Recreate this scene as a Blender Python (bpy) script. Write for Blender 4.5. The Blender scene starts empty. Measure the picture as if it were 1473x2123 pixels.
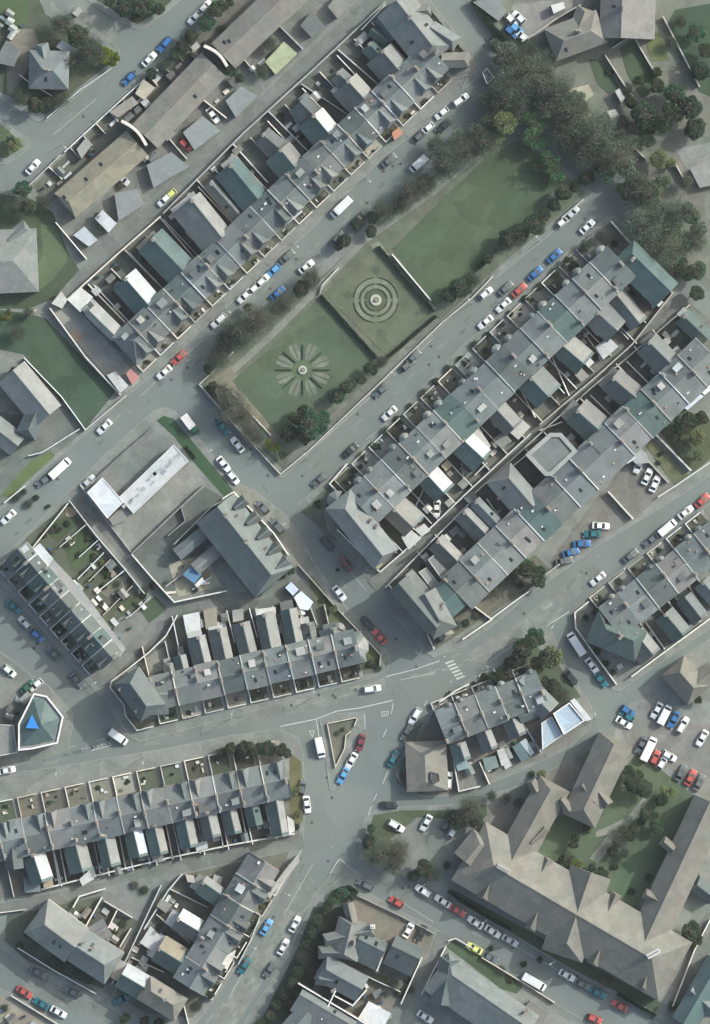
import bpy, math, random
from mathutils import Vector, Matrix
import numpy as np
R = random.Random(7)
PI = math.pi
S = 0.125                       # metres per map unit
scn = bpy.context.scene
COL = scn.collection
# ------------------------------------------------------------------ camera, light, exposure
cam = bpy.data.cameras.new("camera"); camo = bpy.data.objects.new("camera", cam); COL.objects.link(camo)
scn.camera = camo
CAMH = 2600.0; HAZE = 0.000016
camo.location = (0, 0, CAMH)
cam.sensor_fit = 'VERTICAL'; cam.sensor_height = 36
cam.lens = 36 * CAMH / (2123 * S)
cam.clip_start = 100; cam.clip_end = 6000
world = bpy.data.worlds.new("World"); scn.world = world; world.use_nodes = True
nt = world.node_tree; bg = nt.nodes["Background"]
sky = nt.nodes.new("ShaderNodeTexSky"); sky.sky_type = 'NISHITA'; sky.sun_disc = False
SUN_EL = math.radians(37); SUN_AZ = math.radians(60)
sky.sun_elevation = SUN_EL; sky.sun_rotation = SUN_AZ
sky.air_density = 1.0; sky.dust_density = 4.5; sky.ozone_density = 0.8
hz = nt.nodes.new("ShaderNodeMix"); hz.data_type = 'RGBA'; hz.blend_type = 'MULTIPLY'; hz.inputs[0].default_value = 1; hz.inputs[7].default_value = (0.96, 1.03, 1.0, 1)
nt.links.new(sky.outputs[0], hz.inputs[6]); nt.links.new(hz.outputs[2], bg.inputs[0]); bg.inputs[1].default_value = 0.15
sl = bpy.data.lights.new("sun", 'SUN'); so = bpy.data.objects.new("sun", sl); COL.objects.link(so)
sl.energy = 2.15; sl.angle = math.radians(0.6); sl.color = (0.985, 1.0, 0.965)
sd = Vector((math.sin(SUN_AZ) * math.cos(SUN_EL), math.cos(SUN_AZ) * math.cos(SUN_EL), math.sin(SUN_EL)))
so.rotation_euler = sd.to_track_quat('Z', 'Y').to_euler(); so.location = (200, 120, 200)
scn.view_settings.view_transform = 'Standard'; scn.view_settings.look = 'None'
scn.view_settings.exposure = 0.66; scn.view_settings.gamma = 1; scn.view_settings.use_curve_mapping = False
scn.render.engine = 'CYCLES'
scn.cycles.max_bounces = 5; scn.cycles.filter_width = 1.35

# ------------------------------------------------------------------ materials
def mat(name, kind, base=None, rough=0.85, var=0.25, sc=0.35, fine=3.0, tint=(0.8, 0.9, 1.0), spec=0.3, metal=0, coat=0, bump=0.0, patch=0.0, psc=0.2):
    """kind 'obj' takes the object's own colour, 'fix' a fixed base colour; noise in object-space metres"""
    m = bpy.data.materials.new(name); m.use_nodes = True
    n = m.node_tree.nodes; l = m.node_tree.links; b = n["Principled BSDF"]
    b.inputs['Roughness'].default_value = rough
    b.inputs['Specular IOR Level'].default_value = spec
    b.inputs['Metallic'].default_value = metal
    b.inputs['Coat Weight'].default_value = coat
    if kind == 'obj':
        oi = n.new("ShaderNodeObjectInfo"); src = oi.outputs['Color']
    else:
        rg = n.new("ShaderNodeRGB"); rg.outputs[0].default_value = (*base, 1); src = rg.outputs[0]
    geo = n.new("ShaderNodeNewGeometry")
    n1 = n.new("ShaderNodeTexNoise"); n1.inputs['Scale'].default_value = sc; n1.inputs['Detail'].default_value = 5; n1.inputs['Roughness'].default_value = 0.65
    n2 = n.new("ShaderNodeTexNoise"); n2.inputs['Scale'].default_value = fine; n2.inputs['Detail'].default_value = 3
    l.new(geo.outputs['Position'], n1.inputs['Vector']); l.new(geo.outputs['Position'], n2.inputs['Vector'])
    a = n.new("ShaderNodeMath"); a.operation = 'MULTIPLY_ADD'
    l.new(n1.outputs[0], a.inputs[0]); a.inputs[1].default_value = 2 * var; a.inputs[2].default_value = 1 - var
    a2 = n.new("ShaderNodeMath"); a2.operation = 'MULTIPLY_ADD'
    l.new(n2.outputs[0], a2.inputs[0]); a2.inputs[1].default_value = 1.1 * var; l.new(a.outputs[0], a2.inputs[2])
    a3 = n.new("ShaderNodeMath"); a3.operation = 'SUBTRACT'; l.new(a2.outputs[0], a3.inputs[0]); a3.inputs[1].default_value = .55 * var
    mx = n.new("ShaderNodeVectorMath"); mx.operation = 'SCALE'
    l.new(src, mx.inputs[0]); l.new(a3.outputs[0], mx.inputs['Scale'])
    out = mx.outputs[0]
    if patch:
        vo = n.new("ShaderNodeTexVoronoi"); vo.inputs['Scale'].default_value = psc; vo.inputs['Randomness'].default_value = 1
        nz = n.new("ShaderNodeTexNoise"); nz.inputs['Scale'].default_value = .5; nz.inputs['Detail'].default_value = 4; l.new(geo.outputs['Position'], nz.inputs['Vector'])
        av = n.new("ShaderNodeVectorMath"); av.operation = 'MULTIPLY_ADD'; l.new(nz.outputs['Color'], av.inputs[0]); av.inputs[1].default_value = (2.5, 2.5, .5); l.new(geo.outputs['Position'], av.inputs[2])
        l.new(av.outputs[0], vo.inputs['Vector']); sx = n.new("ShaderNodeSeparateColor"); l.new(vo.outputs['Color'], sx.inputs[0])
        pa = n.new("ShaderNodeMath"); pa.operation = 'MULTIPLY_ADD'; l.new(sx.outputs[0], pa.inputs[0]); pa.inputs[1].default_value = 2 * patch; pa.inputs[2].default_value = 1 - patch
        px = n.new("ShaderNodeVectorMath"); px.operation = 'SCALE'; l.new(out, px.inputs[0]); l.new(pa.outputs[0], px.inputs['Scale']); out = px.outputs[0]
    if tint:
        n3 = n.new("ShaderNodeTexNoise"); n3.inputs['Scale'].default_value = sc * 0.4; n3.inputs['Detail'].default_value = 2
        l.new(geo.outputs['Position'], n3.inputs['Vector'])
        mr = n.new("ShaderNodeMapRange"); mr.inputs[1].default_value = 0.4; mr.inputs[2].default_value = 0.65
        l.new(n3.outputs[0], mr.inputs[0])
        mm = n.new("ShaderNodeMix"); mm.data_type = 'RGBA'; mm.blend_type = 'MULTIPLY'
        l.new(mr.outputs[0], mm.inputs[0]); l.new(out, mm.inputs[6]); mm.inputs[7].default_value = (*tint, 1)
        out = mm.outputs[2]
    l.new(out, b.inputs['Base Color'])
    if bump:
        bp = n.new("ShaderNodeBump"); bp.inputs['Strength'].default_value = bump; bp.inputs['Distance'].default_value = 0.08
        l.new(n2.outputs[0], bp.inputs['Height']); l.new(bp.outputs[0], b.inputs['Normal'])
    return m
M = {}
M['roof'] = mat('slate', 'obj', rough=0.6, var=0.30, sc=0.5, fine=2.4, tint=(0.90, 0.99, 0.98), spec=0.4, bump=0.4, patch=.11, psc=.35)
M['flat'] = mat('roof_felt', 'obj', rough=0.9, var=0.2, sc=0.5, fine=2.0, tint=(0.93, 0.97, 0.97), bump=0.15, patch=.08, psc=.4)
M['wall'] = mat('render', 'obj', rough=0.9, var=0.12, sc=0.4, tint=None)
M['cope'] = mat('coping', 'obj', rough=0.85, var=0.35, sc=0.7, fine=3, tint=None)
M['asphalt'] = mat('asphalt', 'fix', (0.150, 0.168, 0.158), rough=0.85, var=0.13, sc=0.08, fine=1.3, tint=(0.93, 1.0, 1.0), patch=.05, psc=.09)
M['ground'] = mat('ground', 'obj', rough=0.95, var=0.36, sc=0.30, fine=2.0, tint=(0.90, 0.99, 0.95), bump=0.3, patch=.12, psc=.3)
M['grass'] = mat('grass', 'obj', rough=1.0, var=0.34, sc=0.13, fine=2.0, tint=(1.12, 1.02, 0.96), patch=.10, psc=.16, spec=0.1, bump=0.3)
M['paint'] = mat('road_paint', 'fix', (0.42, 0.43, 0.41), rough=0.8, var=0.35, sc=1.2, tint=None)
M['car'] = mat('car_paint', 'obj', rough=0.35, var=0.02, sc=0.3, tint=None, spec=0.5, coat=0.3)
M['glass'] = mat('glass', 'fix', (0.02, 0.026, 0.03), rough=0.12, var=0.05, tint=None, spec=0.6)
M['tyre'] = mat('rubber', 'fix', (0.015, 0.015, 0.015), rough=0.9, var=0.1, tint=None)
M['lamp'] = mat('lens', 'obj', rough=0.2, var=0.02, tint=None)
M['pot'] = mat('clay', 'fix', (0.26, 0.19, 0.14), rough=0.9, var=0.2, tint=None)
M['leaf'] = mat('leaves', 'obj', rough=0.8, var=0.50, sc=0.55, fine=2.0, tint=(0.85, 0.97, 0.98), spec=0.15)
M['bark'] = mat('bark', 'fix', (0.09, 0.08, 0.065), rough=0.95, var=0.3, tint=None)
M['gen'] = mat('painted', 'obj', rough=0.7, var=0.15, sc=1.0, tint=None)

lt = M['leaf'].node_tree; tb = lt.nodes.new('ShaderNodeBsdfTranslucent'); mxs = lt.nodes.new('ShaderNodeMixShader'); pb = lt.nodes['Principled BSDF']
lt.links.new(pb.inputs['Base Color'].links[0].from_socket, tb.inputs[0]); mxs.inputs[0].default_value = .5; lt.links.new(pb.outputs[0], mxs.inputs[1]); lt.links.new(tb.outputs[0], mxs.inputs[2]); lt.links.new(mxs.outputs[0], lt.nodes['Material Output'].inputs[0])
# ------------------------------------------------------------------ mesh helper
def P(x, y, z=0.0): return Vector(((x - 736.5) * S, (1061.5 - y) * S, z))
class MB:
    def __init__(s): s.v = []; s.f = []
    def face(s, pts):
        i = len(s.v); s.v += [tuple(p) for p in pts]; s.f.append(tuple(range(i, i + len(pts))))
    def solid(s, bot, top):       # bot/top: matching rings, ccw seen from above
        i = len(s.v); n = len(bot); s.v += [tuple(p) for p in bot] + [tuple(p) for p in top]
        s.f.append(tuple(i + n + k for k in range(n))); s.f.append(tuple(i + n - 1 - k for k in range(n)))
        for k in range(n): s.f.append((i + k, i + (k + 1) % n, i + n + (k + 1) % n, i + n + k))
    def prism(s, pts, z0, z1):    # pts: px pairs
        a = ccw([P(*p) for p in pts]); s.solid([Vector((p.x, p.y, z0)) for p in a], [Vector((p.x, p.y, z1)) for p in a])
    def sheet(s, pts, z):
        s.face([Vector((p.x, p.y, z)) for p in ccw([P(*p) for p in pts])])
    def box(s, cx, cy, cz, lx, ly, lz, ang=0):   # world metres, centre, rotated about z
        c, n = math.cos(ang), math.sin(ang)
        q = [(-lx / 2, -ly / 2), (lx / 2, -ly / 2), (lx / 2, ly / 2), (-lx / 2, ly / 2)]
        r = [(cx + a * c - b * n, cy + a * n + b * c) for a, b in q]
        s.solid([Vector((*p, cz - lz / 2)) for p in r], [Vector((*p, cz + lz / 2)) for p in r])
    def build(s, name, m, parent=None, color=None, loc=None):
        if not s.v: return None
        if parent is not None: o0 = Vector(parent['org']) if 'org' in parent.keys() else parent.location
        else: o0 = loc if loc is not None else Vector((sum(v[0] for v in s.v) / len(s.v), sum(v[1] for v in s.v) / len(s.v), min(v[2] for v in s.v)))
        me = bpy.data.meshes.new(name)
        me.from_pydata([(v[0] - o0.x, v[1] - o0.y, v[2] - o0.z) for v in s.v], [], s.f)
        me.materials.append(m)
        o = bpy.data.objects.new(name, me); COL.objects.link(o)
        if parent is not None: o.parent = parent
        else: o.location = o0
        o['org'] = tuple(o0)
        if color: o.color = (*color[:3], 1)
        return o
def ccw(a):
    ar = sum(a[i].x * a[(i + 1) % len(a)].y - a[(i + 1) % len(a)].x * a[i].y for i in range(len(a)))
    return a if ar > 0 else a[::-1]
def jit(c, k=0.08):
    f = 1 + R.uniform(-k, k); g = R.uniform(-k, k) * .3
    return (c[0] * f * (1 - g), c[1] * f, c[2] * f * (1 + g))
# ------------------------------------------------------------------ naming registry
THINGS = []
def reg(o, look, place, cat, group=None):
    o['category'] = cat
    if group: o['group'] = group
    THINGS.append((o, look, place)); return o
def shared(o, label, cat, group): o['label'] = label; o['category'] = cat; o['group'] = group; return o
ORD = ['leftmost', 'second', 'third', 'fourth', 'fifth', 'sixth', 'seventh', 'eighth', 'ninth', 'tenth', 'eleventh', 'twelfth', 'thirteenth', 'fourteenth', 'fifteenth', 'sixteenth', 'seventeenth', 'eighteenth', 'nineteenth', 'twentieth']
def ordw(i):
    if i < 20: return ORD[i]
    t = ['twenty', 'thirty', 'forty', 'fifty', 'sixty'][(i + 1) // 10 - 2]; u = (i + 1) % 10
    return t + ('th' if u == 0 else '-' + ['first', 'second', 'third', 'fourth', 'fifth', 'sixth', 'seventh', 'eighth', 'ninth'][u - 1])
def flush_labels():
    d = {}
    for o, look, place in THINGS: d.setdefault((look, place), []).append(o)
    for (look, place), os_ in d.items():
        if len(os_) == 1: os_[0]['label'] = (look + ' ' + place).strip(); continue
        os_.sort(key=lambda o: o.location.x); n = len(os_)
        for i, o in enumerate(os_):
            if n == 2: w = ['left-hand', 'right-hand'][i] + ' '
            elif i == 0: w = 'leftmost '
            elif i == n - 1: w = 'rightmost '
            else: w = ordw(i) + ' from left, '
            o['label'] = w + look + ' ' + place
LM = [(110, 150, 'by the north-west corner house'), (330, 60, 'beside the north-west street'), (300, 320, 'by the long tan-roofed terrace'), (560, 120, 'beside the north back lane'), (130, 560, 'on the west lawn strip'), (150, 760, 'by the west green field'),
      (560, 620, 'along the park north edge'), (880, 360, 'along the park north-east edge'), (480, 840, 'at the park west end'), (640, 880, 'at the park south corner'), (780, 620, 'by the round flower bed'), (740, 790, 'along the park south edge'), (960, 600, 'beside the park south hedge'), (1100, 470, 'at the park east border'),
      (1080, 250, 'at the park north-east corner'), (1220, 280, 'over the north-east road'), (1380, 500, 'along the east edge road'), (1340, 100, 'in the north-east gardens'), (1380, 250, 'in the north-east thicket'), (1100, 90, 'by the north parking court'), (1400, 900, 'in the east walled gardens'), (1100, 1190, 'by the angled parking bays'), (1110, 1350, 'beside the south-east street corner'),
      (940, 1460, 'by the crossing terrace'), (880, 1590, 'by the brown forecourt building'), (810, 1760, 'by the south car park'), (960, 1690, 'by the clinic north-west verge'), (1180, 1780, 'in the clinic courtyard'), (1340, 1650, 'on the clinic lawn'), (1270, 2040, 'in front of the clinic'), (1430, 1930, 'east of the clinic'),
      (640, 1960, 'beside the south road shrubbery'), (720, 1880, 'on the south corner verge'), (850, 2020, 'behind the south houses'), (130, 1950, 'at the south-west corner house'), (420, 1950, 'by the south-west terrace'), (520, 1550, 'in front of the southern terrace'), (250, 1620, 'in front of the southern terrace'), (300, 1790, 'behind the southern terrace'),
      (500, 1420, 'by the middle terrace'), (690, 1290, 'on the middle terrace side verge'), (180, 1180, 'in the west back gardens'), (80, 1300, 'by the dark western terrace'), (80, 1500, 'by the five-sided house'), (340, 1000, 'by the white-roofed workshop'), (420, 1180, 'in the builders yard'), (560, 1110, 'by the triangular corner building'), (80, 1000, 'by the west verge'),
      (500, 480, 'by the north terrace'), (300, 740, 'by the north terrace west end'), (860, 180, 'by the north terrace east end'), (720, 1080, 'by the park terrace west end'), (1000, 760, 'by the park-facing terrace'), (1250, 560, 'by the park terrace east end'), (950, 1080, 'along the middle back lane'), (850, 1260, 'by the lane corner house'), (1250, 950, 'by the lane terrace'), (1330, 1250, 'by the south-east terrace'), (1390, 1420, 'by the clinic lodge'), (1380, 1560, 'in the clinic car park'), (30, 2090, 'in the bottom-left yards'), (1000, 2050, 'by the bottom hipped building')]
def near(x, y): return min(LM, key=lambda t: (t[0] - x) ** 2 + (t[1] - y) ** 2)[2]

# ------------------------------------------------------------------ ground
def struct(o, kind='structure'): o['kind'] = kind; return o
m = MB(); m.face([Vector((-400, -500, 0)), Vector((400, -500, 0)), Vector((400, 500, 0)), Vector((-400, 500, 0))])
struct(m.build('road', M['asphalt'], loc=Vector((0, 0, 0))))
KZ = 0.12
def selfx(p):
    n = len(p)
    def o(a, b, c): return (b[0] - a[0]) * (c[1] - a[1]) - (b[1] - a[1]) * (c[0] - a[0])
    for i in range(n):
        for j in range(i + 2, n):
            if i == 0 and j == n - 1: continue
            a, b, c, d = p[i], p[(i + 1) % n], p[j], p[(j + 1) % n]
            if o(a, b, c) * o(a, b, d) < 0 and o(c, d, a) * o(c, d, b) < 0: print('SELFX', p[i], p[j]); return True
LAYN = [0]
def lz(layer): LAYN[0] += 1; return KZ + .03 * layer + .0025 * (LAYN[0] % 11)
def block(pts, c=(0.185, 0.192, 0.178)):
    selfx(pts)
    m = MB(); m.prism(pts, -0.1, KZ); struct(m.build('pavement', M['ground'], color=c))
    k = MB(); a = [P(*p) for p in pts]; a = ccw(a)
    for i in range(len(a)):
        p, q = a[i], a[(i + 1) % len(a)]; d = (q - p); L = d.length
        if L < .3: continue
        d.normalize(); nrm = Vector((d.y, -d.x, 0)); c0 = (p + q) / 2 + nrm * 0.07
        k.box(c0.x, c0.y, KZ / 2 + .004, L, 0.14, KZ + .004, math.atan2(d.y, d.x))
    struct(k.build('kerb', M['cope'], color=(0.24, 0.245, 0.23)))
def area(name, pts, c, layer=1, m_='ground'):
    selfx(pts); m = MB(); m.sheet(pts, lz(layer)); return struct(m.build(name, M[m_], color=c))
GRASS = (0.062, 0.112, 0.068); CONC = (0.20, 0.205, 0.195); TARM = (0.13, 0.14, 0.135); DARKG = (0.05, 0.07, 0.048); SOIL = (0.11, 0.105, 0.085); YARD = (0.115, 0.12, 0.11); PALE = (0.30, 0.30, 0.27); LANE = (0.15, 0.155, 0.145)
block([(-80, -80), (60, -80), (118, 20), (190, 61), (240, 92), (248, 105), (244, 130), (170, 190), (98, 251), (75, 250), (15, 212), (-80, 165)])
block([(150, -80), (183, 0), (240, 40), (285, 60), (305, 54), (345, 25), (385, -10), (440, -80)])
block([(-80, 500), (20, 412), (61, 378), (130, 312), (300, 155), (400, 70), (480, 0), (560, -80), (830, -80), (890, 0), (940, 62), (985, 130), (1000, 150), (948, 198), (878, 259), (797, 325), (697, 422), (640, 480), (587, 525), (561, 552), (500, 610), (447, 657), (334, 763), (262, 822), (177, 900), (100, 965), (15, 1045), (-80, 1125)])
block([(-80, 200), (-80, 330), (14, 340), (62, 306), (60, 290), (20, 262)])
block([(404, 790), (440, 748), (480, 712), (583, 618), (645, 563), (700, 522), (760, 468), (870, 365), (900, 325), (960, 280), (1010, 235), (1040, 235), (1090, 280), (1160, 340), (1225, 392), (1230, 404), (1210, 420), (1020, 578), (918, 673), (782, 806), (588, 988), (576, 988)])
block([(617, 1046), (684, 993), (735, 945), (857, 822), (965, 712), (1037, 655), (1140, 555), (1262, 447), (1277, 450), (1340, 520), (1405, 600), (1473, 690), (1560, 760), (1560, 920), (1473, 985), (1390, 1040), (1300, 1095), (1240, 1130), (1165, 1185), (1090, 1238), (1030, 1290), (960, 1338), (900, 1362), (880, 1350), (785, 1235), (770, 1205), (655, 1080)])
block([(-25, 1180), (60, 1105), (128, 1030), (165, 1000), (210, 950), (320, 852), (345, 845), (375, 865), (488, 1000), (528, 1017), (590, 1066), (619, 1105), (645, 1155), (700, 1238), (790, 1335), (808, 1360), (805, 1385), (780, 1402), (600, 1452), (480, 1487), (290, 1537), (270, 1528), (245, 1492), (215, 1440), (205, 1440), (170, 1400), (85, 1300), (40, 1245)])
block([(-80, 1290), (0, 1350), (69, 1402), (98, 1419), (151, 1478), (151, 1502), (141, 1553), (88, 1575), (6, 1594), (-80, 1612)])
block([(-80, 1625), (6, 1607), (153, 1585), (339, 1553), (480, 1525), (580, 1512), (618, 1530), (628, 1560), (632, 1640), (630, 1720), (628, 1760), (575, 1865), (541, 1915), (495, 1998), (440, 2078), (405, 2123), (370, 2180), (370, 2180), (300, 2130), (240, 2095), (195, 2072), (130, 2045), (60, 2005), (0, 1962), (-80, 1910)])
block([(-80, 2010), (0, 2050), (35, 2064), (75, 2094), (110, 2117), (150, 2160), (-80, 2160)])
block([(664, 1494), (700, 1480), (757, 1476), (748, 1520), (704, 1605), (692, 1640), (684, 1637), (674, 1545)])
block([(906, 1464), (973, 1409), (1060, 1345), (1120, 1300), (1140, 1300), (1175, 1385), (1225, 1462), (1230, 1484), (1222, 1512), (1180, 1550), (1080, 1598), (950, 1650), (875, 1652), (825, 1634), (815, 1612), (840, 1555), (872, 1490)])
block([(1180, 1275), (1185, 1305), (1272, 1430), (1285, 1432), (1473, 1302), (1560, 1240), (1560, 980), (1473, 1042), (1430, 1079), (1316, 1162), (1248, 1212)])
block([(745, 1770), (755, 1700), (785, 1676), (950, 1668), (1080, 1628), (1200, 1568), (1265, 1513), (1275, 1495), (1325, 1440), (1441, 1346), (1473, 1325), (1560, 1275), (1560, 2180), (1460, 2180), (1400, 2128), (1295, 2072), (1183, 2010), (1065, 1938), (955, 1876), (885, 1836), (800, 1798)])
block([(700, 1782), (748, 1812), (750, 1842), (812, 1880), (905, 1927), (978, 1977), (1095, 2050), (1225, 2122), (1320, 2180), (470, 2180), (500, 2130), (570, 2022), (598, 1974), (622, 1930), (650, 1862), (684, 1815)])
block([(930, -80), (985, 30), (1040, 100), (1130, 180), (1210, 250), (1290, 340), (1340, 430), (1400, 520), (1473, 600), (1560, 680), (1560, -80)], (0.15, 0.155, 0.13))
# lanes, verges, lawns, yards
def band(name, pts, w, c, layer=1):
    lf, rt = [], []
    for i, (x, y) in enumerate(pts):
        a = pts[max(i - 1, 0)]; b = pts[min(i + 1, len(pts) - 1)]; dx, dy = b[0] - a[0], b[1] - a[1]; L = math.hypot(dx, dy); wi = (w[i] if isinstance(w, (list, tuple)) else w) / 2
        lf.append((x - dy / L * wi, y + dx / L * wi)); rt.append((x + dy / L * wi, y - dx / L * wi))
    m = MB()
    zz = lz(layer)
    for i in range(len(pts) - 1): m.sheet([lf[i], lf[i + 1], rt[i + 1], rt[i]], zz)
    return struct(m.build(name, M['ground'], color=c))
band('lane', [(112, 628), (150, 598), (215, 530), (340, 415), (490, 268), (640, 130), (790, -10), (830, -50)], [28, 30, 34, 34, 34, 33, 30, 30], LANE)
band('lane', [(1420, 614), (1320, 706), (1232, 792), (1115, 896), (975, 1022), (875, 1116), (790, 1200), (772, 1216)], [26, 26, 24, 24, 24, 24, 26, 30], LANE)
band('lane', [(150, 1018), (205, 1082), (262, 1148), (320, 1222), (356, 1260)], 20, LANE)
band('lane', [(200, 1418), (240, 1380), (300, 1322), (345, 1275), (380, 1256), (470, 1246), (560, 1228), (610, 1195), (645, 1160)], [26, 26, 26, 28, 26, 24, 22, 26, 30], LANE, 2)
band('lane', [(-30, 1892), (60, 1876), (210, 1844), (350, 1802), (485, 1772), (630, 1746)], 26, LANE)
band('lane', [(350, 1806), (300, 1905), (260, 1985), (222, 2062)], 20, LANE, 2)
band('lane', [(922, 1936), (900, 1985), (845, 2065), (780, 2180)], [30, 26, 26, 30], LANE)
area('garden_ground', [(-80, -80), (50, -80), (95, 30), (235, 108), (232, 128), (165, 180), (95, 238), (20, 200), (-80, 150)], (0.075, 0.085, 0.062), 1)
area('lawn', [(-30, -60), (52, -60), (62, 20), (48, 60), (-30, 70)], (0.075, 0.11, 0.06), 2, 'grass')
area('path', [(15, 60), (70, 60), (85, 100), (30, 190), (15, 200)], (0.16, 0.15, 0.13), 2)
area('lawn', [(190, -60), (200, 0), (285, 50), (330, 25), (380, -20), (420, -60)], DARKG, 1, 'grass')
area('garden_ground', [(-60, 215), (-60, 320), (14, 328), (50, 303), (18, 270)], (0.08, 0.1, 0.06), 1)
# front strip of tan-roofed terrace
area('garden_ground', [(70, 385), (135, 322), (300, 170), (400, 85), (520, -30), (560, -30), (430, 95), (255, 275), (130, 400), (95, 430)], (0.12, 0.118, 0.1), 1)
area('yard', [(150, 475), (230, 395), (330, 290), (420, 210), (560, 70), (640, -20), (760, -20), (626, 108), (480, 257), (340, 387), (185, 537)], (0.15, 0.155, 0.145), 1)
area('lawn', [(-20, 400), (60, 410), (110, 440), (140, 520), (165, 560), (110, 620), (60, 640), (-20, 640)], (0.06, 0.085, 0.058), 1, 'grass')
area('lawn', [(85, 465), (120, 470), (142, 540), (110, 580), (85, 600), (60, 570), (90, 530)], (0.085, 0.125, 0.078), 2, 'grass')
area('lawn', [(-20, 640), (60, 650), (95, 660), (240, 812), (178, 888), (130, 838), (50, 735), (-20, 720)], (0.052, 0.084, 0.058), 1, 'grass')
area('yard', [(130, 830), (177, 892), (60, 988), (15, 1030), (-40, 1070), (-40, 850), (40, 860), (100, 860)], (0.13, 0.14, 0.13), 1)
area('verge', [(60, 960), (105, 935), (115, 945), (20, 1030), (0, 1030)], (0.09, 0.13, 0.06), 2, 'grass')
area('yard', [(104, 640), (135, 618), (170, 650), (268, 760), (292, 790), (262, 812), (250, 815)], (0.26, 0.255, 0.235), 1)
area('patio', [(140, 695), (158, 682), (175, 700), (160, 712)], (0.33, 0.24, 0.19), 2)
# north terrace rear yards
area('yard', [(140, 622), (238, 533), (333, 450), (507, 275), (800, 5), (900, 100), (250, 730)], YARD, 1)
# park
area('park_ground', [(414, 797), (484, 730), (585, 632), (660, 580), (770, 480), (880, 380), (980, 285), (1035, 245), (1090, 290), (1215, 400), (1015, 570), (915, 663), (782, 795), (588, 975)], (0.115, 0.125, 0.095), 1)
band('gravel_path', [(468, 782), (556, 702), (660, 598), (757, 497), (898, 398), (998, 314)], 14, (0.19, 0.195, 0.17), 2)
area('gravel_path', [(768, 508), (785, 500), (905, 638), (895, 650)], (0.18, 0.185, 0.155), 2)
area('gravel_path', [(588, 975), (782, 795), (915, 663), (905, 655), (775, 778), (600, 940)], (0.15, 0.155, 0.135), 2)
area('lawn', [(482, 790), (560, 722), (664, 616), (782, 744), (770, 765), (705, 815), (650, 850), (590, 912), (570, 890)], (0.078, 0.108, 0.074), 3, 'grass')
area('lawn', [(672, 608), (782, 510), (898, 648), (800, 736)], (0.105, 0.122, 0.084), 3, 'grass')
area('lawn', [(814, 516), (930, 402), (1010, 325), (1075, 290), (1150, 350), (1170, 375), (1120, 425), (1010, 540), (955, 590), (903, 636)], (0.070, 0.100, 0.064), 3, 'grass')
area('garden_bed', [(425, 795), (478, 760), (575, 905), (580, 960), (560, 940)], (0.17, 0.16, 0.125), 2)
def disc(name, cx, cy, r0, r1, c, layer, n=40, a0=0, a1=2 * PI, m_='ground', parent=None):
    m = MB()
    for i in range(n):
        t0 = a0 + (a1 - a0) * i / n; t1 = a0 + (a1 - a0) * (i + 1) / n; z = KZ + .032 * layer
        m.face([P(cx + r1 * math.cos(t1), cy + r1 * math.sin(t1), z), P(cx + r1 * math.cos(t0), cy + r1 * math.sin(t0), z), P(cx + r0 * math.cos(t0), cy + r0 * math.sin(t0), z), P(cx + r0 * math.cos(t1), cy + r0 * math.sin(t1), z)])
    return struct(m.build(name, M[m_], color=c))
disc('flower_bed', 780, 622, 24, 31, (0.160, 0.170, 0.128), 4)
disc('flower_bed', 780, 622, 36, 45, (0.150, 0.165, 0.122), 4)
disc('flower_bed', 780, 622, 14, 22, (0.075, 0.09, 0.055), 4)
disc('flower_bed', 628, 767, 12, 20, (0.09, 0.12, 0.07), 4)
for k in range(8):
    a = k * PI / 4 + PI / 8; h_ = math.radians(14.5)
    for sg in (-1, 1):
        q = [(628 + r * math.cos(a + sg * t), 767 + r * math.sin(a + sg * t)) for r, t in ((20, .03), (24, h_ * .8), (43, h_), (57, h_ * .62), (57, .03))]
        area('flower_bed', q, jit((0.150, 0.166, 0.130), .06), 5)
def lowhedge(pts, w=2.2, h=.4, c=(0.058, 0.078, 0.055)):
    m = MB()
    for i, ((x0, y0), (x1, y1)) in enumerate(zip(pts, pts[1:])):
        a, b = P(x0, y0), P(x1, y1); c0 = (a + b) / 2; d = b - a; m.box(c0.x, c0.y, KZ + h / 2 + .003 * (i % 2), d.length + .1, w * S, h, math.atan2(d.y, d.x))
    return struct(m.build('box_edging', M['leaf'], None, c))
for k in range(8):
    a = k * PI / 4; lowhedge([(628 + 22 * math.cos(a), 767 + 22 * math.sin(a)), (628 + 56 * math.cos(a), 767 + 52 * math.sin(a))], 1.5)
for rr, ww in ((33.5, 1.8), (46.5, 1.3), (23, 1.2)): 
    for g in range(4): lowhedge([(780 + rr * math.cos(t), 622 + rr * math.sin(t)) for t in [g * PI / 2 + .12 + (PI / 2 - .24) * i / 9 for i in range(10)]], ww, .3, (0.078, 0.095, 0.064))
for cx_, cy_ in ((722, 612), (780, 560), (838, 632), (790, 690)): disc('flower_bed', cx_, cy_, 0.2, 9, (0.085, 0.098, 0.066), 4, 14)
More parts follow.
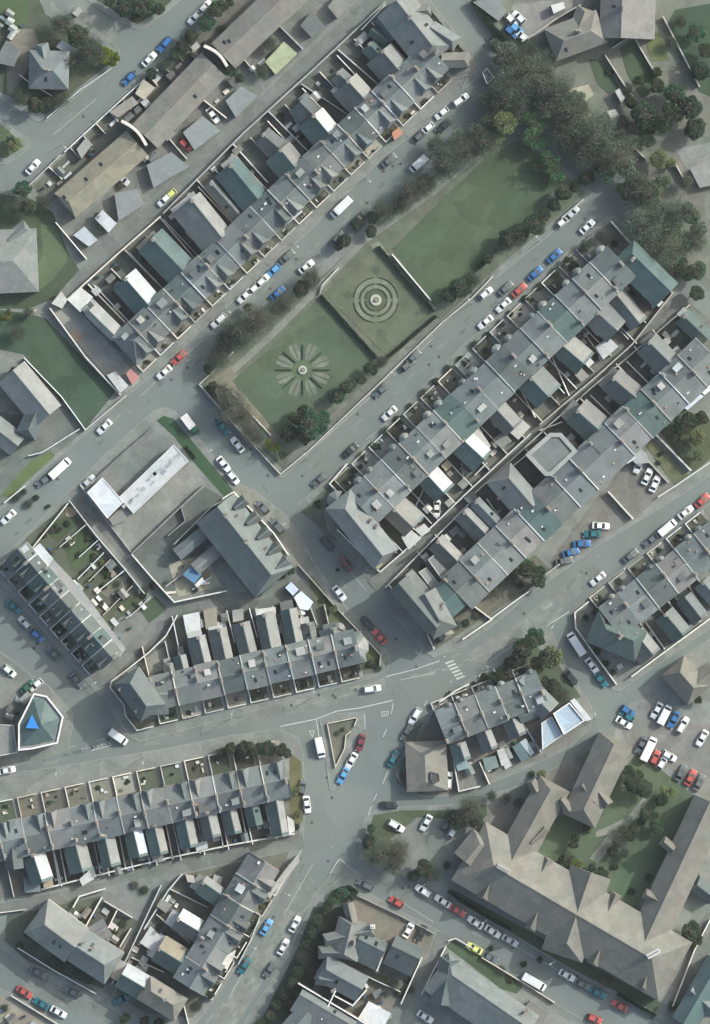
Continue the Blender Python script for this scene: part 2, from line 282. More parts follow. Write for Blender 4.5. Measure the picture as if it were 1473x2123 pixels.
# park-facing terrace block
area('yard', [(800, 1070), (1220, 660), (1300, 530), (1400, 608), (1300, 712), (1240, 776), (1100, 895), (962, 1025), (790, 1187), (700, 1080)], (0.14, 0.14, 0.125), 1)
area('garden_ground', [(684, 1004), (1265, 460), (1392, 606), (1350, 600), (1270, 500), (1200, 560), (760, 1000), (720, 1030)], (0.12, 0.12, 0.10), 1)
area('verge', [(625, 1060), (680, 1008), (700, 1030), (670, 1060), (680, 1100), (700, 1120), (690, 1118)], (0.10, 0.11, 0.085), 2)
area('yard', [(1430, 628), (1520, 700), (1520, 760), (1330, 850), (985, 1145), (905, 1270), (800, 1218), (985, 1022), (1130, 886)], YARD, 1)
area('garden_ground', [(905, 1345), (1095, 1222), (1140, 1180), (1110, 1150), (990, 1220), (900, 1310)], (0.12, 0.115, 0.09), 1)
area('parking_court', [(1300, 930), (1395, 1005), (1318, 1075), (1240, 1120), (1158, 1180), (1140, 1165), (1240, 1030), (1270, 1000)], (0.155, 0.148, 0.135), 2)
area('lawn', [(1340, 925), (1352, 908), (1428, 985), (1398, 1005)], (0.115, 0.13, 0.08), 3, 'grass')
area('lawn', [(1368, 895), (1420, 850), (1500, 880), (1500, 930), (1435, 980)], (0.085, 0.10, 0.062), 3, 'grass')
# west block
area('verge', [(325, 872), (340, 862), (360, 868), (472, 1002), (485, 1018), (470, 1035), (400, 955), (362, 905)], (0.045, 0.085, 0.05), 2, 'grass')
area('yard', [(175, 1005), (320, 888), (362, 920), (278, 1065), (225, 1075)], (0.155, 0.165, 0.16), 2)
area('yard', [(400, 960), (425, 1000), (270, 1142), (225, 1080), (280, 1065), (392, 957)], (0.21, 0.21, 0.195), 2)
area('yard', [(425, 1010), (470, 1035), (470, 1080), (345, 1245), (275, 1148)], (0.11, 0.122, 0.115), 2)
area('yard', [(350, 1170), (420, 1150), (460, 1215), (370, 1238)], (0.30, 0.285, 0.22), 3)
area('pavement_apron', [(488, 1005), (528, 1020), (588, 1068), (615, 1105), (638, 1155), (610, 1190), (560, 1080), (480, 1030)], (0.19, 0.185, 0.165), 2)
area('garden_ground', [(142, 1042), (245, 1180), (320, 1265), (248, 1340), (60, 1140), (30, 1150), (60, 1110)], (0.085, 0.095, 0.07), 1)
for q in [[(103, 1085), (140, 1070), (165, 1082), (120, 1125), (105, 1115)], [(130, 1130), (180, 1092), (205, 1125), (150, 1180)], [(150, 1170), (205, 1130), (215, 1145), (160, 1182)], [(205, 1195), (235, 1163), (250, 1180), (218, 1212)], [(240, 1258), (285, 1232), (295, 1240), (255, 1272)]]:
    area('lawn', q, jit((0.058, 0.085, 0.048)), 2, 'grass')
area('patio', [(228, 1212), (262, 1188), (275, 1205), (232, 1245), (205, 1225)], (0.16, 0.15, 0.12), 2)
area('patio', [(135, 1052), (150, 1048), (165, 1062), (150, 1072), (138, 1070)], (0.34, 0.26, 0.18), 3)
area('yard', [(250, 1280), (335, 1255), (345, 1262), (235, 1365), (200, 1330)], (0.17, 0.175, 0.165), 2)
area('lawn', [(290, 1265), (322, 1235), (348, 1262), (310, 1292)], (0.06, 0.085, 0.055), 3, 'grass')
area('yard', [(345, 1262), (465, 1260), (560, 1235), (620, 1200), (700, 1260), (790, 1350), (780, 1395), (300, 1430), (240, 1400)], YARD, 1)
area('yard', [(262, 1392), (340, 1340), (350, 1385), (320, 1395), (322, 1440)], (0.22, 0.22, 0.2), 2)
area('verge', [(640, 1195), (650, 1195), (715, 1285), (700, 1300), (668, 1272), (648, 1235)], (0.10, 0.125, 0.07), 3, 'grass')
area('verge', [(748, 1325), (760, 1330), (790, 1362), (788, 1385), (752, 1390)], (0.075, 0.095, 0.055), 3, 'grass')
area('garden_ground', [(262, 1485), (320, 1492), (760, 1372), (790, 1390), (480, 1467), (290, 1515)], (0.12, 0.12, 0.095), 2)
area('yard', [(-40, 1300), (0, 1355), (60, 1402), (80, 1410), (35, 1470), (20, 1590), (-40, 1600)], (0.17, 0.17, 0.155), 1)
# triangle island
area('garden_ground', [(679, 1501), (741, 1488), (696, 1588)], (0.13, 0.12, 0.095), 2)
# forecourt, clinic
area('forecourt', [(870, 1530), (905, 1468), (950, 1645), (878, 1648), (825, 1625), (822, 1605)], (0.145, 0.135, 0.118), 1)
area('yard', [(935, 1560), (1150, 1470), (1222, 1495), (1180, 1545), (950, 1645)], (0.18, 0.175, 0.16), 1)
area('garden_ground', [(915, 1462), (1025, 1390), (1100, 1330), (1160, 1380), (1205, 1445), (1130, 1480), (950, 1500)], (0.08, 0.095, 0.065), 1)
area('verge', [(775, 1690), (830, 1680), (930, 1680), (1010, 1668), (1010, 1700), (930, 1735), (860, 1760), (790, 1792), (752, 1775)], (0.072, 0.092, 0.062), 1, 'grass')
area('car_park', [(865, 1695), (1000, 1700), (985, 1740), (925, 1830), (865, 1820), (830, 1790), (810, 1740)], (0.175, 0.18, 0.165), 2)
area('car_park', [(1330, 1450), (1400, 1500), (1500, 1500), (1500, 1680), (1440, 1640), (1385, 1590), (1300, 1548), (1290, 1520)], (0.175, 0.165, 0.155), 1)
area('yard', [(1000, 1700), (1060, 1640), (1270, 1530), (1300, 1548), (1160, 1640), (1100, 1680), (1050, 1750), (990, 1735)], (0.155, 0.15, 0.135), 2)
area('lawn', [(1290, 1600), (1320, 1560), (1370, 1595), (1440, 1650), (1440, 1680), (1310, 1895), (1220, 1825), (1110, 1780), (1150, 1700)], (0.085, 0.115, 0.075), 3, 'grass')
area('gravel_path', [(1235, 1725), (1300, 1695), (1345, 1640), (1356, 1646), (1310, 1705), (1240, 1790), (1222, 1780), (1262, 1730), (1237, 1735)], (0.21, 0.21, 0.18), 4)
area('lawn', [(1245, 1860), (1300, 1770), (1330, 1790), (1300, 1870), (1270, 1860)], (0.075, 0.115, 0.075), 4, 'grass')
area('verge', [(930, 1840), (950, 1850), (1370, 2078), (1360, 2098), (1180, 2005), (950, 1868)], (0.062, 0.085, 0.055), 2, 'grass')
area('lane', [(1430, 1940), (1520, 1830), (1520, 1980), (1405, 2125), (1378, 2108)], LANE, 2)
area('lawn', [(925, 1962), (940, 1950), (1062, 2022), (1085, 2045), (1072, 2060), (1040, 2050)], (0.055, 0.08, 0.05), 2, 'grass')
area('verge', [(690, 1845), (715, 1835), (742, 1850), (735, 1862), (700, 1875), (668, 1880)], (0.075, 0.11, 0.065), 2, 'grass')
area('yard', [(745, 1862), (900, 1942), (880, 1985), (800, 1960), (735, 1935), (722, 1870)], (0.16, 0.148, 0.125), 2)
area('garden_ground', [(650, 1880), (720, 1880), (700, 1980), (640, 2060), (560, 2160), (520, 2160), (620, 1960)], (0.06, 0.07, 0.052), 1)
area('yard', [(735, 1995), (850, 2025), (840, 2060), (780, 2180), (600, 2180), (680, 2080)], (0.15, 0.145, 0.125), 1)
area('lawn', [(772, 2020), (805, 2025), (800, 2045), (775, 2038)], (0.11, 0.14, 0.07), 2, 'grass')
# south terrace yards
area('yard', [(-40, 1690), (60, 1700), (600, 1600), (625, 1640), (622, 1735), (480, 1760), (100, 1850), (-40, 1870)], (0.15, 0.145, 0.13), 1)
area('verge', [(602, 1560), (625, 1580), (629, 1700), (610, 1725), (600, 1660)], (0.105, 0.11, 0.062), 2, 'grass')
area('yard', [(215, 1838), (320, 1815), (335, 1825), (285, 1905), (250, 1900), (212, 1865)], (0.17, 0.175, 0.165), 2)
area('garden_ground', [(15, 1895), (100, 1875), (215, 1850), (285, 1910), (240, 1990), (215, 2050), (60, 1995), (10, 1950)], (0.085, 0.09, 0.072), 1)
area('garden_ground', [(375, 1815), (600, 1765), (555, 1880), (480, 2000), (400, 2110), (300, 2100), (240, 2060), (275, 1980)], (0.12, 0.12, 0.10), 1)
area('paved_front', [(590, 1800), (625, 1765), (610, 1800), (560, 1880), (545, 1870)], (0.27, 0.27, 0.25), 3)
area('yard', [(-40, 2060), (30, 2072), (130, 2150), (-40, 2150)], (0.22, 0.20, 0.165), 1)
# north-east corner
area('yard', [(1060, 10), (1150, 0), (1240, -30), (1150, 70), (1110, 90), (1080, 85)], (0.21, 0.20, 0.19), 1)
area('lawn', [(985, -10), (1050, -10), (1060, 20), (1035, 45), (1015, 30)], (0.14, 0.165, 0.14), 2, 'grass')
area('lawn', [(1221, 122), (1250, 125), (1285, 180), (1262, 196), (1240, 175)], (0.07, 0.10, 0.068), 2, 'grass')
area('lawn', [(1285, 100), (1315, 82), (1370, 175), (1330, 205), (1300, 150)], (0.065, 0.095, 0.06), 2, 'grass')
area('lawn', [(1333, 62), (1372, 70), (1388, 125), (1352, 128)], (0.115, 0.14, 0.07), 2, 'grass')
area('lawn', [(1400, 20), (1520, 0), (1520, 220), (1450, 190), (1385, 50)], (0.05, 0.08, 0.055), 2, 'grass')
area('patio', [(1180, 185), (1220, 175), (1232, 195), (1212, 215), (1190, 210)], (0.34, 0.32, 0.25), 2)
area('yard', [(1330, 300), (1400, 290), (1500, 320), (1500, 520), (1440, 480), (1360, 400), (1300, 330)], (0.15, 0.15, 0.13), 1)
area('yard', [(1400, 310), (1500, 290), (1500, 400), (1430, 360)], (0.20, 0.205, 0.2), 2)
# markings, worn pale wheel tracks and patched strips
def wear(pts, w, c=(0.215, 0.22, 0.20), name='worn_road_surface', z=.004):
    zz = z; m = MB()
    for i, ((x0, y0), (x1, y1)) in enumerate(zip(pts, pts[1:])):
        dx, dy = x1 - x0, y1 - y0; L = math.hypot(dx, dy); nx, ny = -dy / L * w / 2, dx / L * w / 2
        m.sheet([(x0 + nx, y0 + ny), (x1 + nx, y1 + ny), (x1 - nx, y1 - ny), (x0 - nx, y0 - ny)], zz + .0 * i)
    struct(m.build(name, M['ground'], color=c))
def pale(pts, w, c):
    for i in range(len(pts) - 1):
        m = MB(); (x0, y0), (x1, y1) = pts[i], pts[i + 1]; dx, dy = x1 - x0, y1 - y0; L = math.hypot(dx, dy); nx, ny = -dy / L * w / 2, dx / L * w / 2
        m.sheet([(x0 + nx, y0 + ny), (x1 + nx, y1 + ny), (x1 - nx, y1 - ny), (x0 - nx, y0 - ny)], .0022); struct(m.build('resurfaced_road', M['ground'], color=c))
pale([(452, 2150), (600, 1900)], 44, (0.180, 0.187, 0.170)); pale([(601, 1898), (648, 1822)], 44, (0.170, 0.180, 0.166)); pale([(300, 1530), (560, 1476)], 26, (0.165, 0.174, 0.162)); pale([(562, 1475), (800, 1420)], 30, (0.178, 0.186, 0.170)); pale([(980, 1368), (1100, 1290)], 34, (0.176, 0.184, 0.170)); pale([(1102, 1288), (1240, 1180)], 34, (0.165, 0.175, 0.163)); pale([(60, 2030), (230, 2110)], 40, (0.165, 0.172, 0.16)); pale([(140, 20), (240, 78)], 60, (0.185, 0.19, 0.175))
for k, (a, b) in enumerate((((430, 2123), (655, 1845)), ((450, 2140), (668, 1830)), ((480, 2123), (600, 1935)), ((320, 1522), (810, 1412)), ((620, 1470), (905, 1385)), ((860, 1402), (960, 1378)), ((960, 1378), (1080, 1315)), ((985, 1390), (1170, 1265)), ((1040, 1320), (1240, 1195)), ((160, 1565), (330, 1536)), ((-10, 1600), (160, 1570)), ((1180, 1262), (1400, 1098)), ((620, 990), (900, 740)), ((900, 735), (1180, 500)), ((500, 640), (760, 415)), ((180, 925), (420, 715)), ((110, 270), (240, 160)), ((860, 1795), (1180, 1978)))):
    dx, dy = b[0] - a[0], b[1] - a[1]; L = math.hypot(dx, dy); n_ = int(L / 14)
    for i in range(n_):
        if R.random() < .45: continue
        t0, t1 = i / n_, min(1, (i + R.uniform(.8, 2.2)) / n_); o_ = R.uniform(-5, 5)
        wear([(a[0] + dx * t0 - dy / L * o_, a[1] + dy * t0 + dx / L * o_), (a[0] + dx * t1 - dy / L * o_, a[1] + dy * t1 + dx / L * o_)], R.uniform(2, 8), jit((0.200, 0.210, 0.190), .1) if k < 11 else jit((0.17, 0.185, 0.172), .1), z=.0035 + .0006 * ((i * 7 + k) % 9))
def rcirc(x, y, r):
    m = MB(); c = P(x, y); N = 10
    m.face([Vector((c.x + r * math.cos(2 * PI * i / N), c.y + r * math.sin(2 * PI * i / N), .012)) for i in range(N)]); struct(m.build('manhole_cover', M['cope'], color=(0.07, 0.07, 0.065)))
for a, b in (((20, 400), (440, 20)), ((20, 1100), (420, 720)), ((450, 690), (1000, 190)), ((620, 985), (1230, 430)), ((420, 830), (820, 1330)), ((20, 1585), (820, 1420)), ((860, 1395), (1460, 1030)), ((690, 1640), (470, 2110)), ((800, 1820), (1400, 2140)), ((20, 2000), (220, 2100)), ((20, 1290), (200, 1470)), ((700, 1500), (680, 1800)), ((960, 40), (1010, 110)), ((1190, 1290), (1260, 1440))):
    L = math.hypot(b[0] - a[0], b[1] - a[1])
    for _ in range(int(L / 45) + 1):
        t = R.random(); o_ = R.uniform(-16, 16); dx, dy = (b[0] - a[0]) / L, (b[1] - a[1]) / L; x, y = a[0] + (b[0] - a[0]) * t - dy * o_, a[1] + (b[1] - a[1]) * t + dx * o_
        if R.random() < .4: rcirc(x, y, .42)
        else:
            l_, w_ = R.uniform(4, 22), R.uniform(3, 9); m = MB(); z_ = .0095 + .0004 * R.randrange(8)
            m.sheet([(x + dx * p * l_ - dy * q_ * w_, y + dy * p * l_ + dx * q_ * w_) for p, q_ in ((-.5, -.5), (.5, -.5), (.5, .5), (-.5, .5))], z_); struct(m.build('tarmac_patch', M['ground'], color=jit(R.choice([(0.12, 0.135, 0.128), (0.135, 0.15, 0.14), (0.185, 0.195, 0.18)]), .08)))
def line(pts, w=1.3, z=0.014, name='road_marking', c=None):
    m = MB()
    for (x0, y0), (x1, y1) in zip(pts, pts[1:]):
        dx, dy = x1 - x0, y1 - y0; L = math.hypot(dx, dy); nx, ny = -dy / L * w / 2, dx / L * w / 2
        m.sheet([(x0 + nx, y0 + ny), (x1 + nx, y1 + ny), (x1 - nx, y1 - ny), (x0 - nx, y0 - ny)], z)
    return struct(m.build(name, M['paint']))
line([(582, 1506), (655, 1491), (700, 1474), (745, 1468), (815, 1452)], 2.0)
line([(657, 1493), (662, 1530)], 1.6); line([(757, 1475), (757, 1512)], 1.4)
line([(816, 1458), (812, 1480)], 1.6)
line([(802, 1512), (795, 1528)], 1.6); line([(880, 1464), (886, 1452)], 1.5)
for a, b in (((804, 1600), (794, 1625)), ((782, 1645), (775, 1660)), ((770, 1672), (764, 1690))): line([a, b], 1.5)
line([(190, 1556), (231, 1545)], 1.6); line([(800, 1403), (860, 1388), (912, 1370)], 1.8)
for k in range(6):
    x, y = 924 + k * 4.6, 1374 + k * 6.4
    q = [(x - 1, y), (x + 16, y - 6), (x + 18, y - 3), (x + 1, y + 3.4)]
    mm = MB(); mm.sheet(q, 0.014); struct(mm.build('zebra_stripe', M['paint']))
for x, y in ((921, 1362), (948, 1357), (934, 1414), (958, 1402)): line([(x, y), (x + 3, y - 1)], 2)
# worn painted letters and arrows at the give-way mouths (strokes only, unreadable in the photograph)
def slots(x, y, n, a, w=3, h=9):
    for k in range(n):
        u = (math.cos(a), -math.sin(a)); c = (x + u[0] * k * (w + 1.6), y + u[1] * k * (w + 1.6)); v = (-u[1], u[0])
        line([(c[0] - v[0] * h / 2, c[1] - v[1] * h / 2), (c[0] + v[0] * h / 2, c[1] + v[1] * h / 2)], 1.2)
slots(792, 1480, 4, 0.15); line([(791, 1476), (806, 1474)], 1.2); line([(792, 1485), (804, 1483)], 1.2)
line([(642, 1516), (652, 1515), (648, 1528), (642, 1516)], 1.3); slots(888, 1378, 3, .25, 3, 5)
line([(862, 1350), (868, 1358), (874, 1350)], 1.6); line([(700, 1600), (690, 1640)], 1.0)
line([(1132, 1300), (1180, 1268)], 1.8)
for a, b, w_ in (((640, 940), (770, 822), .7), ((800, 796), (900, 700), .7), ((1030, 575), (1200, 437), .7), ((760, 912), (855, 830), .8), ((1130, 575), (1240, 478), .8), ((1150, 545), (1215, 490), .6), ((292, 820), (420, 705), .7), ((470, 700), (560, 620), .7), ((110, 280), (200, 205), .8), ((260, 185), (330, 125), .7), ((500, 1525), (330, 1558), .8), ((150, 1590), (10, 1616), .8), ((830, 1410), (900, 1395), .9), ((1010, 1375), (1090, 1320), .9), ((1200, 1262), (1240, 1225), .8), ((590, 1895), (650, 1790), .8), ((480, 2060), (540, 1950), .8), ((645, 1880), (600, 1965), .8), ((820, 1862), (900, 1912), .8), ((1070, 1962), (1180, 2025), .8), ((360, 850), (470, 985), .8), ((660, 1100), (760, 1225), .7)): line([a, b], w_)
line([(684, 1812), (704, 1780), (718, 1790)], 1.8, KZ + .14); line([(560, 1870), (625, 1762)], 1.0, KZ + .14)
for k in range(5): line([(1000 + 44 * k, 742 - 40 * k), (1012 + 44 * k, 731 - 40 * k)], 0.9)
for k in range(8): line([(170 + 8 * k, 1553 - 1.6 * k), (173 + 8 * k, 1552.4 - 1.6 * k)], 2.0)
for k in range(14):
    x0, y0 = 20 + 60 * k, 1592 - 14 * k if k < 9 else 0
    if k < 9: line([(x0, y0 - 14), (x0 + 18, y0 - 18)], 0.8)

# ------------------------------------------------------------------ buildings
SL = {'a': (0.134, 0.146, 0.144), 'b': (0.158, 0.167, 0.163), 'c': (0.094, 0.108, 0.108), 'd': (0.235, 0.235, 0.222), 't': (0.075, 0.112, 0.108), 'w': (0.44, 0.45, 0.44), 'n': (0.170, 0.160, 0.138), 'p': (0.178, 0.172, 0.166), 'o': (0.24, 0.215, 0.165)}
WALLC = [(0.42, 0.39, 0.33), (0.36, 0.30, 0.25), (0.50, 0.48, 0.43), (0.30, 0.22, 0.18)]
class Bld:
    def __init__(s, name, x, y, look=None, place='', cat='house', group=None):
        s.e = bpy.data.objects.new(name, None); COL.objects.link(s.e)
        s.e.location = P(x, y, KZ); s.e['org'] = tuple(s.e.location); s.wc = R.choice(WALLC); s.x, s.y = x, y
        if look: reg(s.e, look, place, cat, group)
        s.w = MB()
    def gable(s, x0, y0, x1, y1, wl, wr, ze, zr, h0=0, h1=0, c='a', part='roof', over=1.6, sky=0, cap=True, open0=False, open1=False, wall=True, m_='roof'):
        col = jit(SL[c] if isinstance(c, str) else c, .13 if isinstance(c, str) else .03)
        dx, dy = x1 - x0, y1 - y0; L = math.hypot(dx, dy); d = (dx / L, dy / L); n = (-d[1], d[0])   # n = right side, px
        def q(a, b, z): return P(x0 + d[0] * a + n[0] * b, y0 + d[1] * a + n[1] * b, z)
        T = 0.14; A, B, C_, D = q(0, -wl, ze), q(L, -wl, ze), q(L, wr, ze), q(0, wr, ze); r0, r1 = q(h0, 0, zr), q(L - h1, 0, zr)
        dn = Vector((0, 0, -T)); m = MB(); m.v = []
        V = [A, B, C_, D, r0, r1]; m.v = [tuple(v) for v in V] + [tuple(v + dn) for v in V]
        # top: left slope A,B,r1,r0 ; right slope C,D,r0,r1 ; ends
        m.f = [(0, 4, 5, 1), (2, 5, 4, 3), (3, 4, 0), (1, 5, 2)]
        if not h0: m.f.remove((3, 4, 0)); m.f += [(3, 9, 10, 4), (4, 10, 6, 0)]
        else: m.f += [(3, 9, 6, 0)]
        if not h1: m.f.remove((1, 5, 2)); m.f += [(1, 7, 11, 5), (5, 11, 8, 2)]
        else: m.f += [(1, 7, 8, 2)]
        m.f += [(0, 1, 7, 6), (2, 3, 9, 8), (7, 10 + 1, 10, 6)[::1], (9, 10, 11, 8)]
        o = m.build(part, M[m_], s.e, col)
        fix(o)
        if wall:
            i = over; wz = ze - T - .01; pL, pR = wl - i, wr - i
            b = [q(i, -pL, KZ), q(L - i, -pL, KZ), q(L - i, pR, KZ), q(i, pR, KZ)]
            kL = (zr - ze) / max(wl, .1); kR = (zr - ze) / max(wr, .1)
            zL, zR = ze + kL * i - T - .02, ze + kR * i - T - .02
            tp = [q(i, -pL, zL), q(L - i, -pL, zL), q(L - i, pR, zR), q(i, pR, zR)]
            s.w.solid(ccw(b), tp if ccw(b)[0] == b[0] else [tp[b.index(v)] for v in ccw(b)])
            for hh, a in ((h0, i), (h1, L - i)):
                if not hh:
                    e = [q(a, -pL, zL), q(a, pR, zR), q(a, 0, zr - T - .02)]; aa = a + (0.8 if a == i else -0.8)
                    e2 = [q(aa, -pL, zL), q(aa, pR, zR), q(aa, 0, zr - T - .02)]
                    s.w.solid(e, e2)
        if cap and zr - ze > .8:
            m = MB(); c0 = (r0 + r1) / 2; LL = (r1 - r0).length; v = r1 - r0
            if LL > .5:
                m.box(c0.x, c0.y, zr + .02, LL, .22, .1, math.atan2(v.y, v.x)); m.build('ridge_cap', M['cope'], s.e, tuple(k * 1.25 for k in col))
        for k in range(sky):
            sd_ = -1 if R.random() < .5 else 1; w_ = wl if sd_ < 0 else wr
            if w_ < 12: continue
            a = R.uniform(.2, .75) * L; b = R.uniform(.35, .6) * w_; hw, hh = 3.2, 4.6
            if w_ * .25 < hh: hh = w_ * .25
            zf = lambda bb: zr - (zr - ze) * bb / w_ + .06
            ps = [q(a - hw, sd_ * (b - hh), zf(b - hh)), q(a + hw, sd_ * (b - hh), zf(b - hh)), q(a + hw, sd_ * (b + hh), zf(b + hh)), q(a - hw, sd_ * (b + hh), zf(b + hh))]
            ps = ccw(ps); mm = MB(); mm.solid([p - Vector((0, 0, .1)) for p in ps], ps); mm.build('roof_window', M['glass'], s.e)
        return o
    def mono(s, pts, z0, z1, c='a', part='lean_to_roof', m_='roof', walls=True):   # pts 4 px, first two low
        z = [z0, z0, z1, z1]; col = jit(SL[c] if isinstance(c, str) else c); v = [P(*p, zz) for p, zz in zip(pts, z)]
        v = ccw(v); m = MB(); m.solid([p - Vector((0, 0, .12)) for p in v], v); m.build(part, M[m_], s.e, col)
        if walls:
            cx = sum(p.x for p in v) / 4; cy = sum(p.y for p in v) / 4
            u = [Vector((cx + (p.x - cx) * .94, cy + (p.y - cy) * .94, p.z - .13)) for p in v]
            s.w.solid([Vector((p.x, p.y, KZ)) for p in u], u)
    def flat(s, pts, z, c=(0.2, 0.2, 0.19), parapet=0.0, part='flat_roof', pc=(0.42, 0.42, 0.40), t=2.0, edge=True):
        a = ccw([P(*p) for p in pts]); n = len(a)
        m = MB(); m.solid([Vector((p.x, p.y, z - .18)) for p in a], [Vector((p.x, p.y, z)) for p in a]); m.build(part, M['flat'], s.e, jit(c, .05))
        cx = sum(p.x for p in a) / n; cy = sum(p.y for p in a) / n
        u = [Vector((cx + (p.x - cx) * .965, cy + (p.y - cy) * .965, 0)) for p in a]
        s.w.solid([Vector((p.x, p.y, KZ)) for p in u], [Vector((p.x, p.y, z - .19)) for p in u])
        if parapet:
            k = MB()
            for i in range(n):
                p, q = a[i], a[(i + 1) % n]; d = q - p; L = d.length; d.normalize(); nn = Vector((-d.y, d.x, 0)) * (t * S / 2 - .02)
                c0 = (p + q) / 2 + nn; k.box(c0.x, c0.y, z + parapet / 2 + .003 * (i % 2), L, t * S, parapet, math.atan2(d.y, d.x))
            k.build('parapet', M['cope'], s.e, pc)
    def chim(s, x, y, ang=0, z=11, h=1.3, lx=1.3, ly=.6, pots=3, c=(0.27, 0.26, 0.235)):
        m = MB(); p = P(x, y); m.box(p.x, p.y, z - .9 + h / 2, lx, ly, h + 1.8, ang); m.box(p.x, p.y, z + h + .06, lx + .16, ly + .16, .14, ang)
        o = m.build('chimney', M['wall'], s.e, jit(c, .2))
        for k in range(pots):
            mm = MB(); t = (k - (pots - 1) / 2) * lx / (pots + .2); cx, cy = p.x + math.cos(ang) * t, p.y + math.sin(ang) * t
            r1, r2 = .15, .12; N = 8
            mm.solid([Vector((cx + r1 * math.cos(2 * PI * i / N), cy + r1 * math.sin(2 * PI * i / N), z + h + .13)) for i in range(N)], [Vector((cx + r2 * math.cos(2 * PI * i / N), cy + r2 * math.sin(2 * PI * i / N), z + h + .7)) for i in range(N)])
            mm.build('chimney_pot', M['pot'], o)
    def bay(s, x, y, ax, ay, r, ze, zr, c='a'):    # half-octagon bay at (x,y) facing (ax,ay)
        a0 = math.atan2(ay, ax); col = jit(SL[c]); pts = [(x + r * math.cos(a0 + t), y + r * math.sin(a0 + t)) for t in [math.radians(v) for v in (-100, -60, -20, 20, 60, 100)]]
        q = ccw([P(*p) for p in pts]); ap = P(x, y, zr); m = MB()
        for i in range(6): m.face([Vector((q[i].x, q[i].y, ze)), Vector((q[(i + 1) % 6].x, q[(i + 1) % 6].y, ze)), ap])
        m.face([Vector((p.x, p.y, ze)) for p in q[::-1]])
        m.build('bay_roof', M['roof'], s.e, col)
        k = MB(); cx, cy = P(x, y).x, P(x, y).y
        u = [Vector((cx + (p.x - cx) * .88, cy + (p.y - cy) * .88, 0)) for p in q]; s.w.solid([Vector((p.x, p.y, KZ)) for p in u], [Vector((p.x, p.y, ze - .02)) for p in u])
    def done(s):
        s.w.build('wall', M['wall'], s.e, jit(s.wc)); return s
def fix(o):
    import bmesh
    b = bmesh.new(); b.from_mesh(o.data); bmesh.ops.recalc_face_normals(b, faces=b.faces); b.to_mesh(o.data); b.free()

def wallrun(pts, h=1.5, t=2.0, look='pale capped boundary wall', place=None, c=None, name='garden_wall', group='garden and yard walls', cc=None):
    m = MB(); k = MB(); c = c or R.choice(WALLC); cc = cc or jit((0.46, 0.46, 0.43), .35)
    for i, ((x0, y0), (x1, y1)) in enumerate(zip(pts, pts[1:])):
        a, b = P(x0, y0), P(x1, y1); d = b - a; L = d.length
        if L < .2: continue
        an = math.atan2(d.y, d.x); c0 = (a + b) / 2; e = .003 * (i % 2)
        m.box(c0.x, c0.y, KZ + h / 2 + e, L + (t * S if i % 2 else 0), t * S, h, an); k.box(c0.x, c0.y, KZ + h + .045 + e, L + t * S, t * S + .08, .08, an)
    if not m.v: return
    x, y = pts[0]; o = m.build(name, M['wall'], None, c)
    reg(o, look, place or near((pts[0][0] + pts[-1][0]) / 2, (pts[0][1] + pts[-1][1]) / 2), 'wall', group)
    k.build('coping', M['cope'], o, cc); return o

